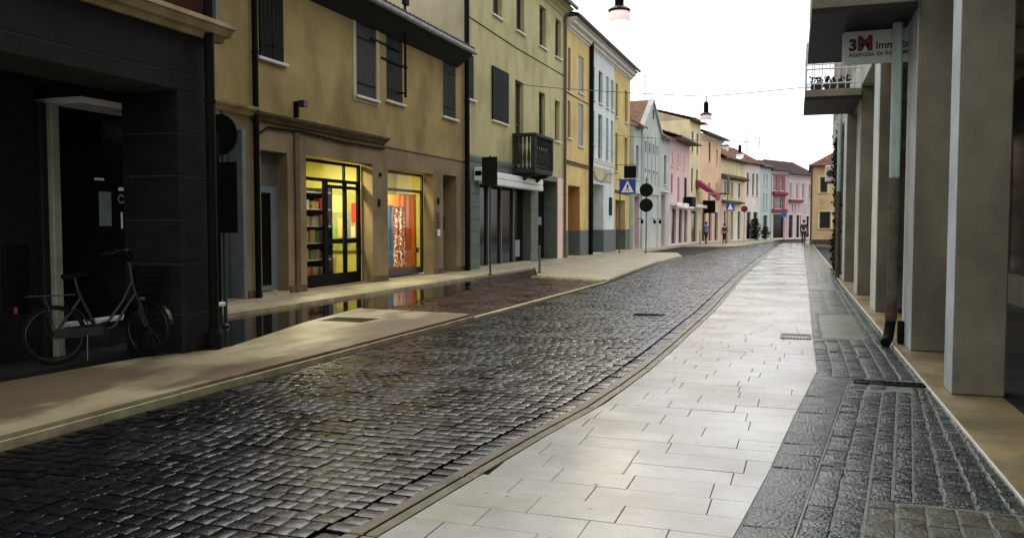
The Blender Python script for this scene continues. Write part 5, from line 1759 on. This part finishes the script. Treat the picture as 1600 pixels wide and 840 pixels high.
tube1((0, 0, WR), bbk, r=.011)
tube1((0, .05, WR), (.26, .03, .68), r=.008)
tube1((0, -.05, WR), (.26, -.03, .68), r=.008)
tube1(bbk, (.59, 0, .36), (.73, 0, .58), head_b)
tube1((.40, 0, .38), (.53, 0, .42), (.68, 0, .62), head_t)
tube1(head_b, head_t, (.77, 0, 1.06), r=.018)
tube1((.82, 0, .70), (.85, .045, .6), (.93, .045, WR), r=.011)
tube1((.82, 0, .70), (.85, -.045, .6), (.93, -.045, WR), r=.011)
fr_.build('frame', M['bike_paint'], bk)
hb = MB()
hb.tube([(.59, .27, 1.16), (.69, .25, 1.17), (.77, .12, 1.12), (.77, 0, 1.05), (.77, -.12, 1.12), (.69, -.25, 1.17), (.59, -.27, 1.16)], .012, 8)
hbo = hb.build('handlebar', M['chrome'], bk)
for s in (-1, 1):
    MB().tube([(.55, .275 * s, 1.155), (.66, .258 * s, 1.168)], .018, 8).build('grip', M['rubber'], hbo)
sd = MB()
sd.add([(.10, .09, .84), (.10, -.09, .84), (.22, -.07, .85), (.36, -.02, .845), (.36, .02, .845), (.22, .07, .85), (.10, .08, .79), (.10, -.08, .79), (.22, -.05, .80), (.35, -.015, .82), (.35, .015, .82), (.22, .05, .80)],
       [(0, 5, 4, 3, 2, 1), (6, 7, 8, 9, 10, 11), (0, 1, 7, 6), (1, 2, 8, 7), (2, 3, 9, 8), (3, 4, 10, 9), (4, 5, 11, 10), (5, 0, 6, 11)])
sd.build('saddle', M['rubber'], bk).location.z = .1
MB().tube([(.25, 0, .72), (.215, 0, .90)], .012, 8).build('seat_post', M['chrome'], bk)
rk = MB()
for s in (-.06, .06):
    rk.tube([(-.25, s, .72), (.20, s, .72)], .007, 6)
    rk.tube([(0, s, WR), (-.08, s, .72)], .006, 6)
for i in range(5):
    rk.tube([(-.24 + i * .1, -.06, .722), (-.24 + i * .1, .06, .722)], .005, 6)
rk.build('rear_rack', M['dark_metal'], bk)
bsk = MB()
ring_z = [(.62 + i * .05) for i in range(6)]
def brect(z, g_):
    return [(.84 - g_, -.15 - g_, z), (1.06 + g_, -.15 - g_, z), (1.06 + g_, .15 + g_, z), (.84 - g_, .15 + g_, z)]
for i in range(6):
    z = .74 + i * .05
    r_ = brect(z, i * .004)
    bsk.tube(r_ + [r_[0]], .006, 5, False)
lo_r, hi_r = brect(.74, 0), brect(.99, .02)
for k in range(4):
    for j in range(7):
        u = j / 7
        p = Vector(lo_r[k]).lerp(Vector(lo_r[(k + 1) % 4]), u)
        q_ = Vector(hi_r[k]).lerp(Vector(hi_r[(k + 1) % 4]), u)
        bsk.tube([p, q_], .005, 5, False)
bsk.quad(*lo_r)
bsk.build('basket', M['black'], bk)
cw = MB().lathe([(.085, -.05), (.085, -.045)], (.43, 0, .30), 24, 'y').build('chainring', M['chrome'], bk)
MB().tube([(.43, -.06, .30), (.50, -.06, .16)], .01, 6).build('crank', M['chrome'], cw)
MB().bbox(.46, -.15, .145, .55, -.065, .165, b=.005).build('pedal', M['rubber'], cw)
MB().tube([(.43, .06, .30), (.36, .06, .44)], .01, 6).build('crank', M['chrome'], cw)
MB().bbox(.32, .065, .43, .41, .15, .45, b=.005).build('pedal', M['rubber'], cw)
MB().box(-.02, -.075, .27, .46, -.052, .37).build('chain_guard', M['dark_metal'], bk)
MB().lathe([(.03, 0), (.045, .05), (.045, .06)], (.85, 0, .64), 12, 'x').build('headlight', M['chrome'], bk)
MB().bbox(-.36, -.03, .55, -.33, .03, .62, b=.006).build('rear_reflector', M['red_awning'], bk)
MB().tube([(.30, -.06, .30), (.26, -.20, .02)], .009, 6).build('kickstand', M['chrome'], bk)

# ------------------------------------------------------------------ people
def skin_mesh(name, verts, edges, radii, m, parent, root=0, sub=1):
    me = bpy.data.meshes.new(name)
    me.from_pydata(verts, edges, [])
    o = bpy.data.objects.new(name, me)
    col.objects.link(o)
    md = o.modifiers.new('Skin', 'SKIN')
    for i, r in enumerate(radii):
        sv = me.skin_vertices[0].data[i]
        sv.radius = (r, r) if not isinstance(r, tuple) else r
        sv.use_root = (i == root)
    s = o.modifiers.new('Sub', 'SUBSURF')
    s.levels = s.render_levels = sub
    bpy.context.view_layer.update()
    m2 = bpy.data.meshes.new_from_object(o.evaluated_get(bpy.context.evaluated_depsgraph_get()))
    bpy.data.objects.remove(o)
    m2.materials.clear()
    m2.materials.append(m)
    for p in m2.polygons:
        p.use_smooth = True
    ob = bpy.data.objects.new(name, m2)
    col.objects.link(ob)
    ob.parent = parent
    return ob

def person(label, x, y, rot, h, top, legs, stride=.28, arm=.18, lean=0.0):
    t = thing('person', label, 'person', (x, y, .0), rot)
    s = h / 1.75
    V, E, Rd = [], [], []
    def v(p, r, par=None):
        V.append(tuple(c * s for c in p))
        Rd.append(r * s)
        if par is not None:
            E.append((par, len(V) - 1))
        return len(V) - 1
    pel = v((0, 0, .95), .12)
    sp = v((0, -lean * .3, 1.15), .115, pel)
    ch = v((0, -lean * .7, 1.34), .14, sp)
    nk = v((0, -lean, 1.49), .055, ch)
    hd = v((0, -lean - .015, 1.60), .082, nk)
    hm_ = v((0, -lean - .012, 1.67), .09, hd)
    v((0, -lean, 1.745), .055, hm_)
    v((0, -lean - .115, 1.60), .014, hd)            # nose
    v((.088, -lean, 1.62), .016, hm_)               # ears
    v((-.088, -lean, 1.62), .016, hm_)
    v((0, -lean - .085, 1.535), .03, hd)            # chin
    for sd_ in (-1, 1):
        sh_ = v((.17 * sd_, -lean * .8, 1.41), .06, ch)
        el = v((.22 * sd_, arm * sd_ * .3 - lean * .6, 1.14), .045, sh_)
        wr = v((.23 * sd_, -arm * sd_ * .8 - .06 - lean * .6, .91), .028, el)
        pm = v((.23 * sd_, -arm * sd_ * .9 - .08 - lean * .6, .84), .034, wr)
        for f in range(4):
            k1 = v((.23 * sd_ + (f - 1.5) * .004, -arm * sd_ * .9 - .08 - lean * .6 + (f - 1.5) * .02, .785), .009, pm)
            v((.222 * sd_, -arm * sd_ * .9 - .075 - lean * .6 + (f - 1.5) * .019, .745 - (.01 if f in (1, 2) else 0)), .008, k1)
        th = v((.215 * sd_, -arm * sd_ * .9 - .125 - lean * .6, .82), .010, pm)
        v((.21 * sd_, -arm * sd_ * .9 - .14 - lean * .6, .785), .009, th)
    for sd_ in (-1, 1):
        hp = v((.09 * sd_, 0, .88), .085, pel)
        kn = v((.095 * sd_, -.03 + stride * .5 * sd_ * -1, .49), .058, hp)
        an = v((.10 * sd_, .04 + stride * sd_ * -1, .09), .038, kn)
        v((.11 * sd_, -.12 + stride * sd_ * -1, .035), .034, an)
    skin_mesh('body', V, E, Rd, M['skin'], t)
    def part(nm, ids, grow, m):
        mp_ = {}
        vs, es, rs = [], [], []
        for i in ids:
            mp_[i] = len(vs)
            vs.append(V[i])
            rs.append(Rd[i] + grow * s)
        for a, b in E:
            if a in mp_ and b in mp_:
                es.append((mp_[a], mp_[b]))
        return skin_mesh(nm, vs, es, rs, m, t)
    arm0 = 11
    n_arm = 14
    sh_ids = [pel, sp, ch, arm0, arm0 + 1, arm0 + 2, arm0 + n_arm, arm0 + n_arm + 1, arm0 + n_arm + 2]
    part('shirt', sh_ids, .018, top)
    l0 = arm0 + 2 * n_arm
    part('trousers', [pel, l0, l0 + 1, l0 + 2, l0 + 4, l0 + 5, l0 + 6], .016, legs)
    for k in (l0, l0 + 4):
        a, b = Vector(V[k + 2]), Vector(V[k + 3])
        MB().bbox(a.x - .045 * s, b.y - .03 * s, .0, a.x + .045 * s, a.y + .06 * s, .085 * s, b=.02 * s).build('shoe', M['black'], t)
    q = MB()
    q.lathe([(.06, -.10), (.098, -.05), (.106, .02), (.09, .075), (.04, .105)], (0, (-lean + .022) * s, 1.68 * s), 14)
    q.build('hair', M['hair'], t, smooth=True)
    return t
person('person in blue top and dark trousers walking by the left houses', -7.75, 70.6, R(160), 1.76, M['blue_cloth'], M['navy_cloth'])
person('person in dark wine red coat walking on the left side far away', -6.3, 71.0, R(190), 1.62, M['wine_cloth'], M['black_cloth'], .16)
p3 = person('person dressed all in black walking on the pale pavement by the ochre house', -.1, 70.2, R(175), 1.92, M['black_cloth'], M['black_cloth'], .22, .2, .06)
bag = thing('handbag', 'black bag carried by the person in black', 'bag', (.22, 70.05, .62))
MB().bbox(-.07, -.16, -.02, .07, .16, .24, b=.03).build('bag_body', M['black_cloth'], bag)
MB().tube([(0, -.1, .235), (0, -.06, .42), (0, .06, .42), (0, .1, .235)], .012, 6).build('strap', M['black_cloth'], bag)
